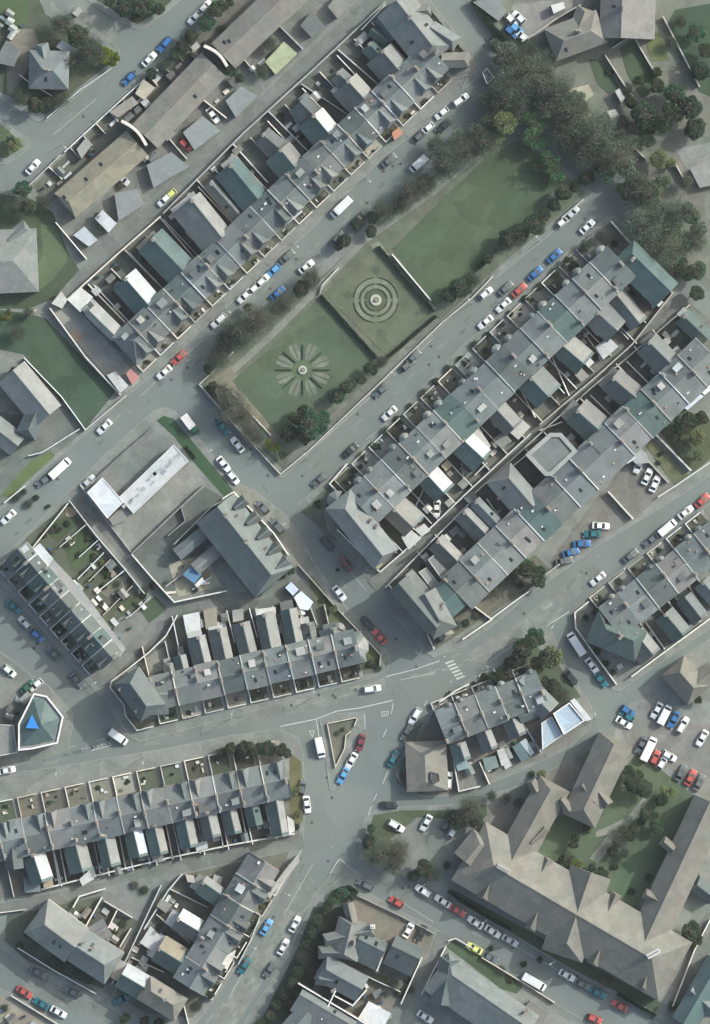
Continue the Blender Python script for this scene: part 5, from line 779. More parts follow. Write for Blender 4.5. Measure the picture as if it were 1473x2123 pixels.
# ------------------------------------------------------------------ foliage
def leafmesh(name, seed, n, kind):
    g = np.random.default_rng(seed)
    if kind == 'leafy' or kind == 'dense':
        k = 9 if kind == 'leafy' else 14
        cs = g.normal(size=(k, 3)); cs /= np.linalg.norm(cs, axis=1)[:, None]; cs *= g.uniform(.35, .68, (k, 1)); cs[:, 2] = np.abs(cs[:, 2]) * .8 - .1; cr = g.uniform(.24, .42, k)
        i = g.integers(0, k, n); u = g.normal(size=(n, 3)); u /= np.linalg.norm(u, axis=1)[:, None]
        c = cs[i] + u * (cr[i] * g.uniform(.55, 1.06, n))[:, None]; sz = g.uniform(.035, .085, (n, 1)); asp = g.uniform(.5, 1, (n, 1))
    else:
        i = g.integers(0, 60, n); br = g.normal(size=(60, 3)) * (1, 1, .8); br[:, 2] = np.abs(br[:, 2]); br /= np.linalg.norm(br, axis=1)[:, None]
        t = g.uniform(.15, 1, (n, 1)) ** .8; c = br[i] * t * .92 + g.normal(size=(n, 3)) * (.07 + .10 * t); sz = g.uniform(.025, .075, (n, 1)); asp = g.uniform(.12, .45, (n, 1))
        u = br[i]
    a = g.normal(size=(n, 3)); 
    if kind == 'bare': a = u * .5 + g.normal(size=(n, 3)) * .9
    a /= np.linalg.norm(a, axis=1)[:, None]
    b = np.cross(a, g.normal(size=(n, 3))); b /= np.linalg.norm(b, axis=1)[:, None]
    a *= sz; b *= sz * asp
    v = np.stack([c - a - b * .3, c - b, c + a, c + b], 1).reshape(-1, 3)
    v[:, 2] = v[:, 2] * .8 + .15
    me = bpy.data.meshes.new(name); me.vertices.add(len(v)); me.vertices.foreach_set('co', v.ravel())
    me.loops.add(4 * n); me.loops.foreach_set('vertex_index', np.arange(4 * n, dtype=np.int32)); me.polygons.add(n)
    me.polygons.foreach_set('loop_start', np.arange(0, 4 * n, 4, dtype=np.int32)); me.update(); me.validate(); me.materials.append(M['leaf'])
    return me
LEAF = {k: [leafmesh(k + '_crown', 11 + j + 7 * i, nn_, k) for j in range(3)] for i, (k, nn_) in enumerate((('leafy', 5200), ('dense', 6000), ('bare', 7500)))}
def trunkmesh():
    m = MB(); N = 8
    def limb(p, q, r0, r1):
        d = (q - p).normalized(); a = d.orthogonal().normalized(); b = d.cross(a)
        m.solid([p + (a * math.cos(2 * PI * i / N) + b * math.sin(2 * PI * i / N)) * r0 for i in range(N)], [q + (a * math.cos(2 * PI * i / N) + b * math.sin(2 * PI * i / N)) * r1 for i in range(N)])
    t = Vector((0, 0, .62)); limb(Vector((0, 0, -.5)), t, .06, .035)
    for k in range(9):
        a = k * 2.4; e = Vector((math.cos(a) * R.uniform(.4, .75), math.sin(a) * R.uniform(.4, .75), R.uniform(.35, .8))); s = Vector((0, 0, R.uniform(.1, .6))); limb(s, e, .025, .008)
        for j in range(3): f = s.lerp(e, .6); limb(f, f + Vector((R.uniform(-.3, .3), R.uniform(-.3, .3), R.uniform(.05, .2))), .01, .004)
    me = bpy.data.meshes.new('trunk'); me.from_pydata(m.v, [], m.f); me.materials.append(M['bark']); return me
TRK = [trunkmesh() for _ in range(3)]
TC = {'L': ('leafy', (0.095, 0.170, 0.085), 'green leafy'), 'B': ('bare', (0.130, 0.155, 0.115), 'bare twiggy'), 'C': ('dense', (0.056, 0.082, 0.056), 'dark evergreen'), 'G': ('dense', (0.068, 0.125, 0.078), 'dense green'), 'Y': ('leafy', (0.20, 0.24, 0.045), 'bright yellow-green'), 'O': ('leafy', (0.17, 0.19, 0.095), 'olive-green'), 'D': ('bare', (0.088, 0.105, 0.080), 'dark leafless'), 'S': ('bare', (0.175, 0.180, 0.145), 'pale leafless'), 'K': ('leafy', (0.062, 0.085, 0.050), 'dark green'), 'M': ('leafy', (0.110, 0.150, 0.100), 'muted grey-green'), 'N': ('leafy', (0.120, 0.145, 0.110), 'grey-green budding')}
def tree(x, y, r, t, hgt=None, ground=KZ):
    kd, c, lk = TC[t]; c = tuple(k * (1.0 if t in 'YS' else 1.5) for k in c); rm = r * S; e = bpy.data.objects.new('tree' if r > 11 else 'shrub', None); COL.objects.link(e)
    h = hgt if hgt is not None else (rm * 1.15 if r > 11 else rm * .25)
    e.location = P(x, y, ground); word = 'tree' if r > 11 else 'shrub'
    reg(e, lk + ' ' + word, near(x, y), word, word + 's')
    tr = bpy.data.objects.new('trunk', R.choice(TRK)); cr = bpy.data.objects.new('crown', R.choice(LEAF[kd]))
    a = R.uniform(0, 6.28)
    for o in (tr, cr):
        COL.objects.link(o); o.parent = e; o.location = (0, 0, h); o.rotation_euler = (0, 0, a)
    cr.scale = (rm * R.uniform(.95, 1.15), rm * R.uniform(.95, 1.15), rm * R.uniform(.85, 1.1)); tr.scale = (rm, rm, rm if h < .1 else max(rm, 2 * h)); 
    if h > rm: tr.scale[2] = 2 * h / 1.0
    cr.color = (*jit(c, .16), 1); return e
T = '''120,1095,10,K 150,1120,9,O 165,1150,8,K 185,1115,8,D 195,1155,9,K 175,1185,8,D 210,1165,8,O 225,1190,9,K 245,1210,8,D 262,1235,9,K 285,1250,8,O 240,1235,8,D 215,1215,9,C 190,1200,7,K 300,1235,8,K 270,1205,8,C 140,1085,8,C 200,1135,7,C 1045,115,30,N 1075,155,34,N 1120,175,34,N 1045,210,30,M 1085,200,30,N 1130,230,34,N 1165,235,32,M 1200,215,26,N 1215,290,36,M 1255,300,32,N 1180,300,30,N 1260,350,30,M 1300,345,30,N 1320,375,28,M 1350,410,34,M 1365,450,34,N 1390,480,32,M 1410,520,30,M 1395,560,26,N 1345,500,28,N 1430,440,30,M 1440,560,26,M 1075,240,24,M 1020,250,26,M 985,275,24,N 1000,215,22,N 1090,125,24,N 1135,150,26,M 1310,300,24,M 1370,375,24,M 1450,480,24,N 1290,280,22,N 1340,290,20,M 1230,320,26,N
215,118,26,Y 235,125,16,Y 170,80,34,K 190,105,30,D 130,52,26,D 150,130,26,D 75,215,24,K 45,200,20,D 100,215,16,K 30,300,20,O 22,290,12,G 48,395,24,G 60,425,24,K 35,430,22,D 90,420,16,D 70,500,14,D 15,655,14,Y 40,690,20,D 60,650,14,D 30,770,13,G
300,15,26,K 260,15,26,C 225,5,18,K 330,20,18,C 285,40,14,K 430,48,22,G 452,25,24,K 400,78,20,K 380,98,20,C 365,115,18,G 345,135,16,D 315,155,14,C 470,8,18,K 130,205,18,D 310,165,10,K 460,60,10,D 560,90,16,D 545,150,14,D 480,145,20,G 500,165,14,K 210,470,12,C 205,450,12,C
925,342,36,D 880,385,26,D 850,400,28,S 905,300,22,D 830,425,22,D 795,440,24,D 770,455,18,K 742,468,16,C 715,500,20,C 700,512,14,K 645,580,24,D 625,600,22,C 595,628,22,S 575,640,20,D 535,665,34,S 500,690,38,D 470,712,26,D 452,745,24,D 435,765,16,K 515,640,14,K 770,480,16,C
480,838,34,S 505,862,28,S 465,815,20,S 520,895,22,S 445,800,14,K 535,905,18,D 565,925,17,Y 645,880,36,G 622,862,24,K 632,905,24,C 585,945,12,K 600,900,22,C 672,870,20,G
700,822,20,C 722,800,20,K 748,785,16,C 770,765,18,K 792,750,14,D 930,612,22,C 955,598,26,C 980,580,18,D 1055,495,24,C 1080,485,20,K 1035,515,16,D 1110,468,26,C 1130,450,20,K 1150,425,18,C 1170,398,24,K 1195,385,16,K 1012,535,14,K
1045,262,32,O 1030,285,22,L 1108,255,30,L 1105,290,26,L 1140,330,28,L 1150,355,24,L 1120,350,16,O 1030,215,30,D 1060,180,38,B 1100,150,38,B 1060,125,26,D 1150,200,38,D 1190,240,40,B 1235,275,42,B 1165,270,32,D 1280,325,36,B 1005,300,28,D 968,315,26,S 950,290,22,B 1215,370,20,C 1335,470,42,B 1375,515,38,B 1330,400,36,D 1420,560,30,K 1405,440,32,B 1295,400,26,K 1210,320,32,D 1290,260,22,D 1140,120,24,B 1100,110,22,D 1380,580,26,D 1440,610,22,K 1360,330,26,O 1310,210,18,K 1080,220,26,B 1250,340,26,K 1440,500,26,D
1335,240,36,C 1385,245,34,K 1430,225,34,C 1440,270,26,C 1400,195,28,G 1360,180,22,K 1450,150,26,C 1440,70,24,G 1410,45,16,D 1390,90,14,D 1460,110,24,K 1360,150,14,K 1300,190,12,D 1420,380,18,D 1395,340,14,O 1265,150,10,K 1325,170,16,K 1350,265,20,K 1028,95,14,D
1105,1188,30,K 1090,1175,20,G 1120,1205,18,G 1085,1345,30,K 1110,1325,26,G 1140,1355,36,O 1120,1375,24,O 1075,1365,24,C 1060,1375,16,K 1150,1425,22,K 1165,1440,18,D 1130,1415,18,C 1040,1400,16,K 1025,1405,14,G 1420,875,28,K 1440,905,24,O 1455,870,22,K 1400,905,14,C 1445,945,18,O 1420,930,14,D 1370,940,8,K 1365,960,7,C
480,1555,18,K 505,1552,20,C 530,1550,20,K 555,1550,20,C 580,1552,18,K 595,1560,14,C 615,1640,12,O 620,1690,13,O 612,1712,11,K 460,1560,12,D
975,1675,30,D 950,1695,24,C 990,1700,22,K 930,1690,14,D 790,1770,32,D 765,1745,18,C 825,1765,26,S 815,1790,22,D 875,1800,24,K 860,1815,16,C 770,1718,12,G 765,1735,11,C 895,1812,18,D 1320,1618,32,K 1335,1635,22,C 1300,1600,18,K 1125,1605,14,O 1105,1605,9,K 1020,1650,12,D 1050,1655,12,S 1075,1665,10,D 925,1795,12,K
1197,1790,13,Y 1175,1775,22,K 1160,1785,12,K 1245,1812,20,C 1230,1800,12,K 1285,1745,18,D 1305,1730,16,K 1270,1765,14,C 1290,1720,12,D 1370,1655,18,K 1345,1690,22,K 1360,1715,18,G 1320,1720,12,O 1295,1770,12,D 1275,1795,10,K 1430,1930,26,C 1440,1950,18,K 1260,2035,14,S 1210,1720,16,K 1190,1745,16,K 1385,1640,18,O 1445,1445,14,K 1440,1820,16,C 1330,1700,12,K 1310,1850,10,K 1345,1820,12,C 1395,2085,10,D
655,1905,17,K 645,1932,18,C 640,1960,16,K 632,1985,18,D 618,2012,17,C 605,2038,17,K 590,2062,16,C 575,2085,16,K 560,2105,14,O 660,1955,14,C 625,2045,13,D 690,1868,14,G 712,1850,16,G 732,1858,12,C 680,1885,13,K 670,1925,13,D 540,2118,14,K 600,2080,12,D 650,2005,12,D
820,2040,12,S 800,2058,12,D 830,2058,11,K 850,2050,10,D 845,2030,9,K 520,1930,9,K 508,1955,9,K 498,1975,8,D 440,2062,12,K 410,2085,10,D 545,1880,8,O 500,1950,7,D
720,1370,12,K 742,1385,10,D 770,1375,11,K 785,1385,8,D 690,1382,9,K 690,1262,12,O 670,1245,10,K 600,1182,13,C 585,1192,9,K 1020,1225,12,D 1035,1205,13,K 1060,1200,13,D 1000,1235,9,K 1080,1215,10,K
60,1045,10,D 35,1030,11,D 75,1030,9,K 50,1020,8,D 100,1050,6,K 90,1110,9,K 250,1230,9,D 230,1175,8,K 300,1225,10,D 315,1215,8,K 85,1925,12,K 60,1935,11,C 110,1990,12,C 160,2015,13,C 185,2030,12,K 130,2000,11,D 40,1960,10,K 255,1915,9,D 240,1930,7,K 300,1845,10,D 280,1835,10,S 270,2040,12,C 300,2115,14,C 260,2110,13,K 330,2120,12,C 10,2090,9,D
1010,695,9,K 985,715,10,D 955,745,9,K 930,765,10,D 905,790,11,K 880,815,10,D 850,845,11,K 825,870,10,C 800,895,11,D 775,925,11,K 750,945,9,D 1060,650,10,K 1090,620,10,C 1120,595,11,K 1150,565,11,D 1180,540,12,K 1215,510,12,D 1245,490,13,D 1275,505,11,K 1040,670,9,D 700,1020,8,K 735,975,9,C 1190,555,10,D 660,1045,9,K 1300,540,9,D
700,1180,6,K 945,1295,12,D 925,1315,9,K 965,1290,10,K 990,1275,9,D 1235,1265,10,K 1215,1280,9,G 1250,1250,9,D 1240,1350,10,C 1255,1375,10,K 1225,1320,9,C 1270,1395,9,K 700,1520,5,D 712,1512,5,D 935,1440,9,K 960,1430,9,D 1005,1405,11,K 985,1420,8,K 930,1870,8,D 1085,1998,9,K 1020,1965,8,K 1000,1990,8,K 1040,2010,9,D 1060,2030,9,K 1120,1990,8,C'''
for t in T.split():
    x, y, r, k = t.split(','); tree(float(x), float(y), float(r), k)
for (x, y), r in SHR:
    e = tree(x, y, r, R.choice('KKDCGO'), 0.2)
def hedge(pts, w, h, c, look, place):
    g = np.random.default_rng(int(pts[0][0])); vs = []
    for (x0, y0), (x1, y1) in zip(pts, pts[1:]):
        a, b = P(x0, y0), P(x1, y1); L = (b - a).length; n = int(L * w * S * 60); d = (b - a).normalized(); nn = Vector((-d.y, d.x, 0))
        for _ in range(n):
            t, s_ = g.uniform(0, L), g.uniform(-.5, .5) * w * S; z = KZ + h * (1 - g.uniform(0, .5) ** 2 * 1.2); c0 = a + d * t + nn * s_; c0.z = z
            u = Vector(g.normal(size=3)).normalized() * .22; v = u.cross(Vector(g.normal(size=3))).normalized() * .16
            vs += [c0 - u, c0 - v, c0 + u, c0 + v]
    m = MB(); m.v = [tuple(v) for v in vs]; m.f = [(i, i + 1, i + 2, i + 3) for i in range(0, len(vs), 4)]
    for i, ((x0, y0), (x1, y1)) in enumerate(zip(pts, pts[1:])):
        a, b = P(x0, y0), P(x1, y1); c0 = (a + b) / 2; d = b - a; m.box(c0.x, c0.y, KZ + h * .4, d.length, w * S * .8, h * .8, math.atan2(d.y, d.x))
    reg(m.build('hedge', M['leaf'], None, c), look, place, 'hedge', 'hedges')
HG = (0.05, 0.075, 0.048)
hedge([(666, 612), (782, 742)], 5, 1.4, HG, 'clipped dark hedge', 'left of the round bed lawn'); hedge([(785, 511), (900, 646)], 5, 1.4, HG, 'clipped dark hedge', 'right of the round bed lawn'); hedge([(803, 742), (905, 655)], 7, 1.1, (0.075, 0.095, 0.06), 'low broad hedge', 'below the round bed lawn')
hedge([(960, 585), (1020, 530)], 8, 1.6, HG, 'dark hedge', 'at the far lawn foot'); hedge([(930, 1848), (1010, 1900), (1060, 1925)], 7, 1.8, HG, 'dark hedge', 'along the clinic front'); hedge([(980, 0), (1020, 55), (1058, 92)], 10, 2.4, HG, 'tall dark hedge', 'along the north road'); hedge([(890, 20), (960, 108)], 4, 1.2, HG, 'low hedge', 'beside the north corner house')
hedge([(430, 800), (478, 850)], 5, 1.2, HG, 'dark hedge', 'inside the park west wall'); hedge([(1280, 2060), (1360, 2105)], 7, 1.6, HG, 'dark hedge', 'at the clinic lower corner'); hedge([(700, 1845), (725, 1838), (742, 1852)], 8, 1.6, (0.04, 0.08, 0.05), 'curved green hedge', 'on the south corner verge'); hedge([(385, 925), (405, 950)], 5, 1.0, HG, 'short hedge', 'beside the white-roofed workshop')

# ------------------------------------------------------------------ vehicles
def carproto(kind):
    e = bpy.data.objects.new('parked_car' if kind not in ('van', 'truck') else kind, None); e['org'] = (0, 0, 0); e.location = (0, 0, 0); parts = []
    L, Wd = {'hatch': (3.9, 1.7), 'saloon': (4.4, 1.76), 'estate': (4.5, 1.78), 'van': (5.2, 1.98), 'truck': (5.6, 2.0), 'longvan': (6.4, 2.1)}[kind]
    h = Wd / 2
    def loft(secs, m):   # (x, halfwidth, z0, z1, round) -> 10-gon rings
        rings = []
        for x, w, z0, z1, r in secs:
            rings.append([Vector((x, -w, z0)), Vector((x, -w, z1 - r)), Vector((x, -w + r, z1)), Vector((x, -w * .3, z1 + .03)), Vector((x, w * .3, z1 + .03)), Vector((x, w - r, z1)), Vector((x, w, z1 - r)), Vector((x, w, z0))])
        base = len(m.v); k = 8
        for r_ in rings: m.v += [tuple(v) for v in r_]
        for i in range(len(rings) - 1):
            for j in range(k): m.f.append((base + i * k + j, base + i * k + (j + 1) % k, base + (i + 1) * k + (j + 1) % k, base + (i + 1) * k + j))
        m.f.append(tuple(base + j for j in range(k))[::-1]); m.f.append(tuple(base + (len(rings) - 1) * k + j for j in range(k)))
    m = MB(); f, r = L / 2, -L / 2
    if kind in ('hatch', 'saloon', 'estate'):
        loft([(r, h * .80, .35, .62, .06), (r + .12, h * .92, .25, .86, .08), (r + .5, h * .99, .2, .92, .1), (0, h, .2, .93, .1), (f - 1.0, h * .98, .2, .88, .1), (f - .35, h * .90, .22, .76, .1), (f - .08, h * .78, .28, .66, .08), (f, h * .66, .35, .55, .05)], m)
        bx0, bx1, tx0, tx1 = {'hatch': (r + .12, f - 1.05, r + .55, f - 1.75), 'saloon': (r + .55, f - 1.2, r + 1.25, f - 1.95), 'estate': (r + .1, f - 1.2, r + .4, f - 1.95)}[kind]; zb, zt = .9, 1.44
        bw, tw = h * .93, h * .70
        B_ = [Vector((bx0, -bw * .93, zb)), Vector((bx1, -bw * .93, zb - .03)), Vector((bx1, bw * .93, zb - .03)), Vector((bx0, bw * .93, zb))]; T_ = [Vector((tx0, -tw, zt)), Vector((tx1, -tw, zt)), Vector((tx1, tw, zt)), Vector((tx0, tw, zt))]
        m.solid(B_, [Vector((v.x * .985, v.y * .985, v.z - .04)) for v in T_]); m.solid([Vector((v.x, v.y, v.z - .03)) for v in T_], [Vector((v.x * .96, v.y * .93, v.z + .02)) for v in T_])
        for s_ in (-1, 1): m.box(bx1 - .25, s_ * (h + .08), .92, .14, .18, .12)
        parts.append(('body', m, 'car', None))
        def pane(a, b, c, d, nm, g=.04):
            q = [a, b, c, d]; cc = (a + b + c + d) / 4; nrm = (b - a).cross(c - a).normalized(); nrm = nrm if nrm.dot(cc - Vector((0, 0, .9))) > 0 else -nrm
            q = [cc + (v - cc) * .9 + nrm * .025 for v in q]; mm = MB(); mm.solid([v - nrm * .02 for v in q], q); parts.append((nm, mm, 'glass', None))
        pane(B_[1], B_[2], T_[2], T_[1], 'windscreen'); pane(B_[3], B_[0], T_[0], T_[3], 'rear_window'); pane(B_[0], B_[1], T_[1], T_[0], 'side_window'); pane(B_[2], B_[3], T_[3], T_[2], 'side_window')
    else:
        cab = 1.55 if kind != 'truck' else 1.7
        if kind == 'truck':
            mm = MB(); mm.box(r + (L - cab) / 2, 0, 1.5, L - cab - .1, Wd, 1.9); parts.append(('cargo_box', mm, 'gen', (0.6, 0.58, 0.56))); m2 = MB(); m2.box(0, 0, .5, L - .4, Wd * .6, .2); parts.append(('chassis', m2, 'tyre', None))
            loft([(f - cab, h * .95, .4, 1.95, .12), (f - .8, h * .95, .4, 2.0, .15), (f - .35, h * .93, .4, 1.3, .15), (f, h * .85, .4, .95, .1)], m)
        else:
            loft([(r, h * .92, .3, 1.85, .12), (r + .15, h * .98, .25, 2.0, .14), (f - 1.7, h, .25, 2.02, .16), (f - 1.25, h * .98, .25, 1.92, .18), (f - .7, h * .95, .25, 1.12, .14), (f - .15, h * .85, .28, .92, .12), (f, h * .7, .35, .7, .06)], m)
        parts.append(('body', m, 'car', None)); q = [Vector((f - 1.2, -h * .8, 1.86)), Vector((f - .72, -h * .82, 1.18)), Vector((f - .72, h * .82, 1.18)), Vector((f - 1.2, h * .8, 1.86))]
        if kind == 'truck': q = [Vector((v.x + .4, v.y, v.z + .05)) for v in q]
        nn = Vector((.8, 0, .6)) * .05; mm = MB(); mm.solid([v for v in q], [v + nn for v in q]); parts.append(('windscreen', mm, 'glass', None))
    for sx in (-1, 1):
        for sy in (-1, 1):
            mm = MB(); N = 12; cx = sx * (L / 2 - .78); y0 = sy * (h - .2); y1 = sy * (h + .01)
            mm.solid([Vector((cx + .32 * math.cos(2 * PI * i / N), y0, .32 + .32 * math.sin(2 * PI * i / N))) for i in range(N)], [Vector((cx + .32 * math.cos(2 * PI * i / N), y1, .32 + .32 * math.sin(2 * PI * i / N))) for i in range(N)]); parts.append(('wheel', mm, 'tyre', None))
        zl = .62 if kind in ('hatch', 'saloon', 'estate') else .8
        for sy in (-1, 1):
            mm = MB(); mm.box(sx * (L / 2 - .12), sy * h * .66, zl, .2, .32, .14); parts.append(('headlight' if sx > 0 else 'tail_light', mm, 'lamp', (0.43,0.43,0.42) if sx > 0 else (0.35, 0.02, 0.02)))
    kids = []
    for nm, mb, mk, c in parts:
        o = mb.build(nm, M[mk], None, c, loc=Vector((0, 0, 0))); fix(o); COL.objects.unlink(o); del o['org']; kids.append((o, mk))
    return e, kids
PRO = {k: carproto(k) for k in ('hatch', 'saloon', 'estate', 'van', 'truck', 'longvan')}
CC = {'w': ((0.62, 0.63, 0.62), 'white'), 's': ((0.42, 0.44, 0.45), 'silver'), 'k': ((0.025, 0.03, 0.032), 'black'), 'g': ((0.10, 0.115, 0.12), 'dark grey'), 'r': ((0.40, 0.075, 0.06), 'red'), 'b': ((0.03, 0.13, 0.32), 'blue'), 'l': ((0.10, 0.30, 0.55), 'light blue'), 't': ((0.015, 0.13, 0.16), 'teal'), 'e': ((0.02, 0.10, 0.06), 'green'), 'y': ((0.55, 0.58, 0.18), 'yellow'), 'm': ((0.17, 0.035, 0.045), 'maroon')}
KN = {'hatch': 'hatchback', 'saloon': 'saloon car', 'estate': 'estate car', 'van': 'van', 'truck': 'box truck', 'longvan': 'long van'}
def car(x, y, ang, c, kind='hatch', place='', z=None):
    e0, kids = PRO[kind]; nm = {'van': 'parked_van', 'truck': 'parked_truck', 'longvan': 'parked_van'}.get(kind, 'parked_car')
    e = bpy.data.objects.new(nm, None); COL.objects.link(e); e.scale = (1.05, 1.05, 1.05); e.location = P(x, y, z if z is not None else .012); e.rotation_euler = (0, 0, math.radians(ang + R.uniform(-2, 2)) + (PI if R.random() < .35 else 0))
    col = jit(CC[c][0], .06)
    for o, mk in kids:
        k = o.copy(); COL.objects.link(k); k.parent = e
        if mk == 'car': k.color = (*col, 1)
        if o.name.startswith('cargo'): k.color = (0.6, 0.57, 0.55, 1)
    reg(e, CC[c][1] + ' ' + KN[kind], place, 'car' if nm == 'parked_car' else ('van' if nm == 'parked_van' else 'truck'), 'vehicles ' + place)
def cars(place, txt, z=None):
    for t in txt.split():
        a = t.split(','); car(float(a[0]), float(a[1]), float(a[2]), a[3], {'h': 'hatch', 's': 'saloon', 'e': 'estate', 'v': 'van', 't': 'truck', 'V': 'longvan'}[a[4]], place, z)
K = KZ + .08
cars('on the north-west street', '405,36,46,w,s 426,14,46,w,h 342,92,48,b,e 310,123,46,w,s 268,163,46,b,h 69,346,46,w,s')
cars('by the north back lane garages', '442,239,-52,w,s 352,405,40,y,h 255,372,-42,s,h 385,300,-42,r,h 341,415,42,w,h', K)
cars('in the north parking court', '1061,42,-45,w,h 1076,36,-45,w,h 1071,60,-40,l,h 1082,75,-40,w,h 1060,66,-40,b,h', K)
cars('on the north road', '1028,92,-55,g,h')
cars('on the terrace side of the park north street', '956,207,36,w,e 916,235,40,w,h 886,267,40,w,h 872,280,40,g,h 807,333,40,g,s 596,532,42,g,s 568,561,42,l,h 546,581,42,w,h 531,595,42,w,h 508,614,42,w,s 454,665,42,w,e 371,742,42,r,s 341,772,42,w,s')
cars('on the park side of the north street', '920,262,40,k,s 868,340,42,w,v 743,455,40,k,s 700,495,42,g,s 636,553,38,w,s 577,608,42,b,s')
cars('in the north street beyond the terrace', '708,430,42,w,V 217,885,42,w,s 125,971,42,w,V 90,998,35,g,h 183,999,42,s,s 18,1072,42,w,s')
cars('on the road below the park', '395,880,-52,e,t 463,887,-50,t,s 493,922,-52,w,s 464,962,-50,w,s 484,990,-50,w,h 545,1052,-45,g,h 575,1090,-50,g,e 680,1128,-50,k,s 716,1168,-52,m,s 704,1230,-50,w,s 762,1292,-50,k,s 787,1320,-48,r,s')
cars('on the park south street', '1186,443,44,s,s 1168,459,40,w,h 1218,470,42,w,s 1150,531,42,b,s 1110,567,42,b,s 1077,602,42,r,s 1049,598,42,g,s 1008,608,40,w,h 1044,633,42,w,s 1007,668,42,w,s 858,740,44,g,s 846,756,44,g,h 790,810,42,g,s 808,857,42,w,s 728,933,42,k,s 663,995,42,g,s')
cars('behind the park terrace', '906,1055,88,w,s', K)
cars('in the walled parking court', '1325,964,66,w,e 1342,988,66,w,s 1358,1003,66,w,s', K)
cars('in the angled bays', '1246,1090,-3,w,s 1228,1107,2,t,s 1207,1127,4,b,s 1184,1145,20,b,s 1170,1163,14,g,s', K)
cars('on the lower street east', '1456,1038,44,r,s 1422,1062,40,w,s 1384,1094,38,w,v 1350,1120,38,g,s 1308,1152,38,g,s 1240,1200,38,w,s')
cars('on the lower street', '772,1428,8,w,e 246,1528,-34,w,v 15,1597,12,w,s')
cars('beside the dark western terrace', '29,1258,-38,t,s 52,1291,-46,s,h 78,1318,-40,b,h 111,1354,-48,g,s 160,1410,-48,g,s 20,1391,-40,w,h')
cars('by the five-sided house', '58,1424,40,e,s 75,1420,40,w,h', K)
cars('round the triangle island', '664,1550,-80,w,v 748,1540,74,m,s 729,1577,62,w,s 712,1608,62,l,s')
cars('on the junction east side', '861,1485,60,w,e 844,1519,58,g,s 816,1573,58,t,s 808,1669,0,k,s')
cars('by the forecourt building', '842,1581,58,e,s 931,1618,82,w,e', K)
cars('by the south car park', '822,1712,-32,w,e 884,1706,60,w,s 926,1708,62,g,h 940,1722,60,w,h', K)
cars('beside the southern terrace end', '637,1668,-84,w,s 627,1632,80,g,h')
cars('on the south-east side road', '1195,1335,-55,w,V 1228,1380,-55,w,s 1246,1409,-50,t,s 1184,1405,-50,k,s')
cars('by the clinic lane gate', '1302,1474,-35,b,h 1300,1484,-35,t,h 1294,1498,-30,w,s')
cars('in the clinic car park', '1362,1473,62,w,s 1378,1482,64,w,v 1397,1492,62,b,s 1416,1503,60,w,e 1345,1553,66,w,V 1330,1545,62,g,s 1359,1571,64,r,h 1374,1580,60,w,h 1388,1567,-30,w,h 1412,1602,62,g,s 1432,1612,60,r,s 1450,1622,60,g,s 1456,1530,60,w,s', K)
cars('on the clinic road', '757,1834,-26,g,e 822,1870,-30,r,h 878,1847,-32,w,e 918,1868,-32,w,s 949,1888,-30,r,s 986,1912,-34,w,s 1022,1931,-34,w,s 1058,1950,-30,s,s 984,1966,-28,y,s 1016,1985,-30,g,s 1108,2036,-28,w,V 1176,2022,-30,w,s 1208,2040,-30,g,s 1240,2058,-28,t,s 1285,2085,-28,r,s 1233,2112,-20,r,h')
cars('by the villa yard', '848,1927,62,w,s 873,1935,62,k,s', K)
cars('on the lower south road', '553,1922,58,l,s 612,1916,62,w,s 588,1963,60,w,s 560,2010,58,g,s 507,2003,58,t,s')
cars('on the bottom-left street', '80,2016,-28,g,s 150,2056,-26,g,s 51,2057,-34,r,s 86,2081,-30,t,s 122,2098,-30,w,s')
cars('beside the bottom-left corner house', '252,2072,24,t,s')
cars('at the bottom edge', '882,2108,-34,w,s', K)
# ------------------------------------------------------------------ yard clutter: bins, tanks, small sheds, planters, lamp posts
def bin_(x, y, c):
    p = P(x, y); m = MB(); a = R.uniform(0, 3); m.box(p.x, p.y, KZ + .55, .58, .7, 1.0, a); o = m.build('wheelie_bin', M['gen'], None, c); m = MB(); m.box(p.x, p.y, KZ + 1.09, .64, .78, .07, a); m.build('lid', M['gen'], o, tuple(k * 1.3 for k in c)); return o
def hut(x, y, a, c, lx=2.2, ly=1.7):
    b = Bld('garden_shed', x, y); u = (math.cos(a) * lx / 2 / S, -math.sin(a) * lx / 2 / S)
    b.gable(x - u[0], y - u[1], x + u[0], y + u[1], ly / 2 / S, ly / 2 / S, 1.95 + KZ, 2.45 + KZ, 0, 0, c, over=.5, cap=False); b.wc = (0.2, 0.17, 0.12); b.done(); return b
ZN = [((140, 620), (800, 10), 6, 95, 95), ((790, 1185), (1400, 610), -90, -6, 80), ((800, 1220), (1430, 632), 6, 66, 70), ((90, 1845), (610, 1730), -45, -4, 55), ((375, 1280), (640, 1240), 4, 55, 30), ((150, 1050), (330, 1265), 8, 75, 13), ((70, 400), (430, 60), 2, 26, 34), ((15, 20), (70, 60), 0, 40, 8), ((285, 1240), (470, 1225), -60, -5, 10), ((340, 1835), (240, 2030), -50, -6, 12), ((960, 1640), (1120, 1560), -50, -6, 12), ((345, 1850), (260, 2000), -70, -10, 6), ((120, 420), (560, 40), 40, 62, 14), ((60, 1150), (240, 1360), -60, -28, 14), ((160, 1880), (270, 1960), -30, 30, 14), ((740, 2010), (800, 2120), -40, 40, 8), ((1290, 1400), (1460, 1290), -50, -6, 10), ((10, 1480), (30, 1440), -20, 25, 5), ((1130, 190), (1300, 330), -40, 30, 8), ((15, 2080), (80, 2140), -10, 20, 6)]
OCC = []
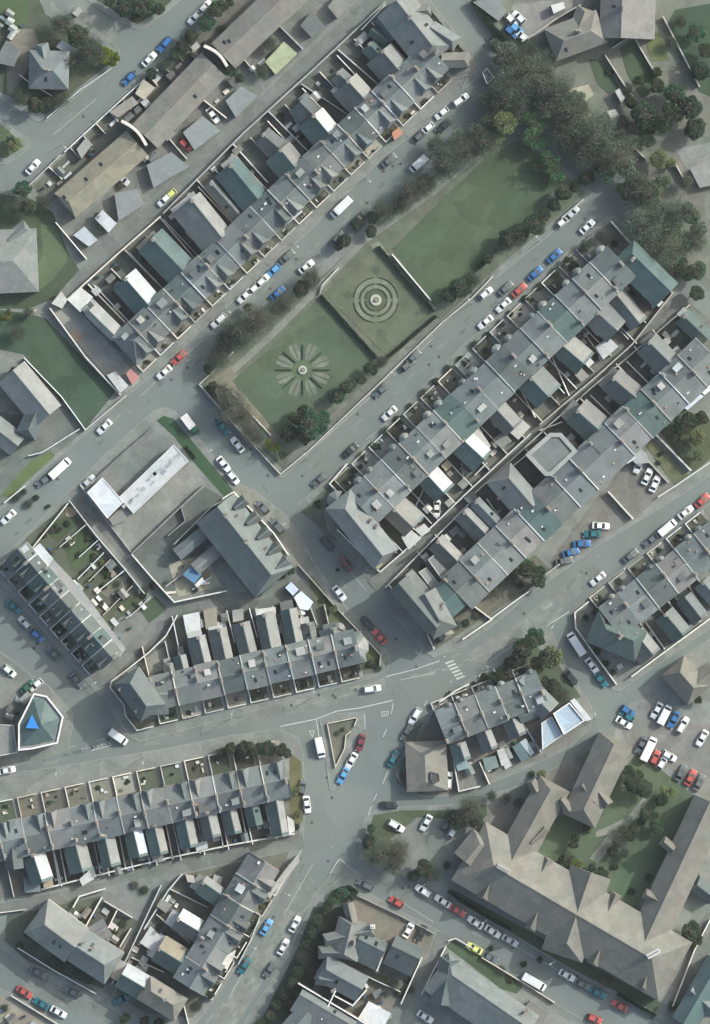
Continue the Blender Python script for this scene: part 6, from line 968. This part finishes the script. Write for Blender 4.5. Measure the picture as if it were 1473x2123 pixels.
for (a, b_, lo, hi, n) in ZN:
    dx, dy = b_[0] - a[0], b_[1] - a[1]; L = math.hypot(dx, dy); nx, ny = -dy / L, dx / L; an = math.atan2(-dy, dx)
    for i in range(n):
        for _ in range(6):
            t = R.uniform(.02, .98); s_ = R.uniform(lo, hi); x, y = a[0] + dx * t + nx * s_, a[1] + dy * t + ny * s_
            if all((x - u) ** 2 + (y - v) ** 2 > 75 for u, v in OCC): break
        OCC.append((x, y)); q = R.random()
        if q < .30: o = hut(x, y, an + R.choice([0, PI / 2]), R.choice(['a', 'd', (0.42, 0.42, 0.40), 'n', (0.3, 0.3, 0.28), (0.2, 0.2, 0.19)]), R.uniform(1.8, 3), R.uniform(1.4, 2.2)).e; reg(o, 'small gabled garden shed', near(x, y), 'shed', 'small yard sheds')
        elif q < .55: bc = R.choice([((0.03, 0.07, 0.04), 'green'), ((0.02, 0.025, 0.03), 'black'), ((0.03, 0.06, 0.12), 'blue')]); reg(bin_(x, y, bc[0]), bc[1] + ' wheelie bin', near(x, y), 'bin', 'wheelie bins')
        elif q < .8:
            p = P(x, y); m = MB(); m.box(p.x, p.y, KZ + .28, R.uniform(1, 2.6), R.uniform(.6, 1.6), .56, an); reg(m.build('timber_stack', M['gen'], None, jit(R.choice([(0.5, 0.48, 0.44), (0.3, 0.27, 0.22), (0.6, 0.6, 0.58), (0.55, 0.55, 0.53)]), .3)), 'pale stack of boards', near(x, y), 'timber', 'stacked boards in yards')
        else:
            e = tree(x, y, R.uniform(5, 9), R.choice('KDCS'), .3)
for x, y, a in [(320, 140, -45), (130, 300, -45), (470, 640, -45), (610, 505, -45), (760, 370, -45), (900, 240, -45), (640, 950, 135), (820, 780, 135), (980, 630, 135), (1120, 500, 135), (430, 940, 35), (600, 1080, 215), (720, 1265, 215), (480, 1490, 80), (650, 1445, 80), (300, 1570, 260), (120, 1592, 260), (1000, 1390, 240), (1150, 1290, 240), (1300, 1170, 240), (880, 1832, 215), (1010, 1905, 215), (1150, 1990, 215), (590, 1850, -20), (520, 1960, -20), (1235, 1490, 100), (190, 1420, 30)]:
    e = bpy.data.objects.new('street_lamp', None); COL.objects.link(e); e.location = P(x, y, KZ); e['org'] = tuple(e.location); reg(e, 'slim grey street lamp', near(x, y), 'lamp', 'street lamps')
    cyl('pole', x, y, .08, KZ, 7.0, 'gen', (0.3, 0.31, 0.31), e, 8, .05); an = math.radians(a); p = P(x, y); m = MB(); m.box(p.x + math.cos(an) * .6, p.y + math.sin(an) * .6, 7.0, 1.2, .07, .07, an); m.build('arm', M['gen'], e, (0.3, 0.31, 0.31)); m = MB(); m.box(p.x + math.cos(an) * 1.4, p.y + math.sin(an) * 1.4, 6.98, .6, .26, .14, an); m.build('lamp_head', M['gen'], e, (0.45, 0.46, 0.46))

# ------------------------------------------------------------------ air
m = MB(); m.solid([Vector(p) for p in ((-900, -900, -1.5), (900, -900, -1.5), (900, 900, -1.5), (-900, 900, -1.5))], [Vector(p) for p in ((-900, -900, CAMH + 12), (900, -900, CAMH + 12), (900, 900, CAMH + 12), (-900, 900, CAMH + 12))])
hm = bpy.data.materials.new('haze'); hm.use_nodes = True; hn = hm.node_tree; hn.nodes.remove(hn.nodes['Principled BSDF']); pv = hn.nodes.new('ShaderNodeVolumePrincipled'); pv.inputs['Color'].default_value = (0.93, 0.96, 0.98, 1); pv.inputs['Density'].default_value = HAZE; pv.inputs['Anisotropy'].default_value = 0.2
hn.links.new(pv.outputs[0], hn.nodes['Material Output'].inputs['Volume']); struct(m.build('haze', hm, loc=Vector((0, 0, 0))), 'stuff')
flush_labels()
for o in bpy.data.objects:
    if 'org' in o.keys(): del o['org']
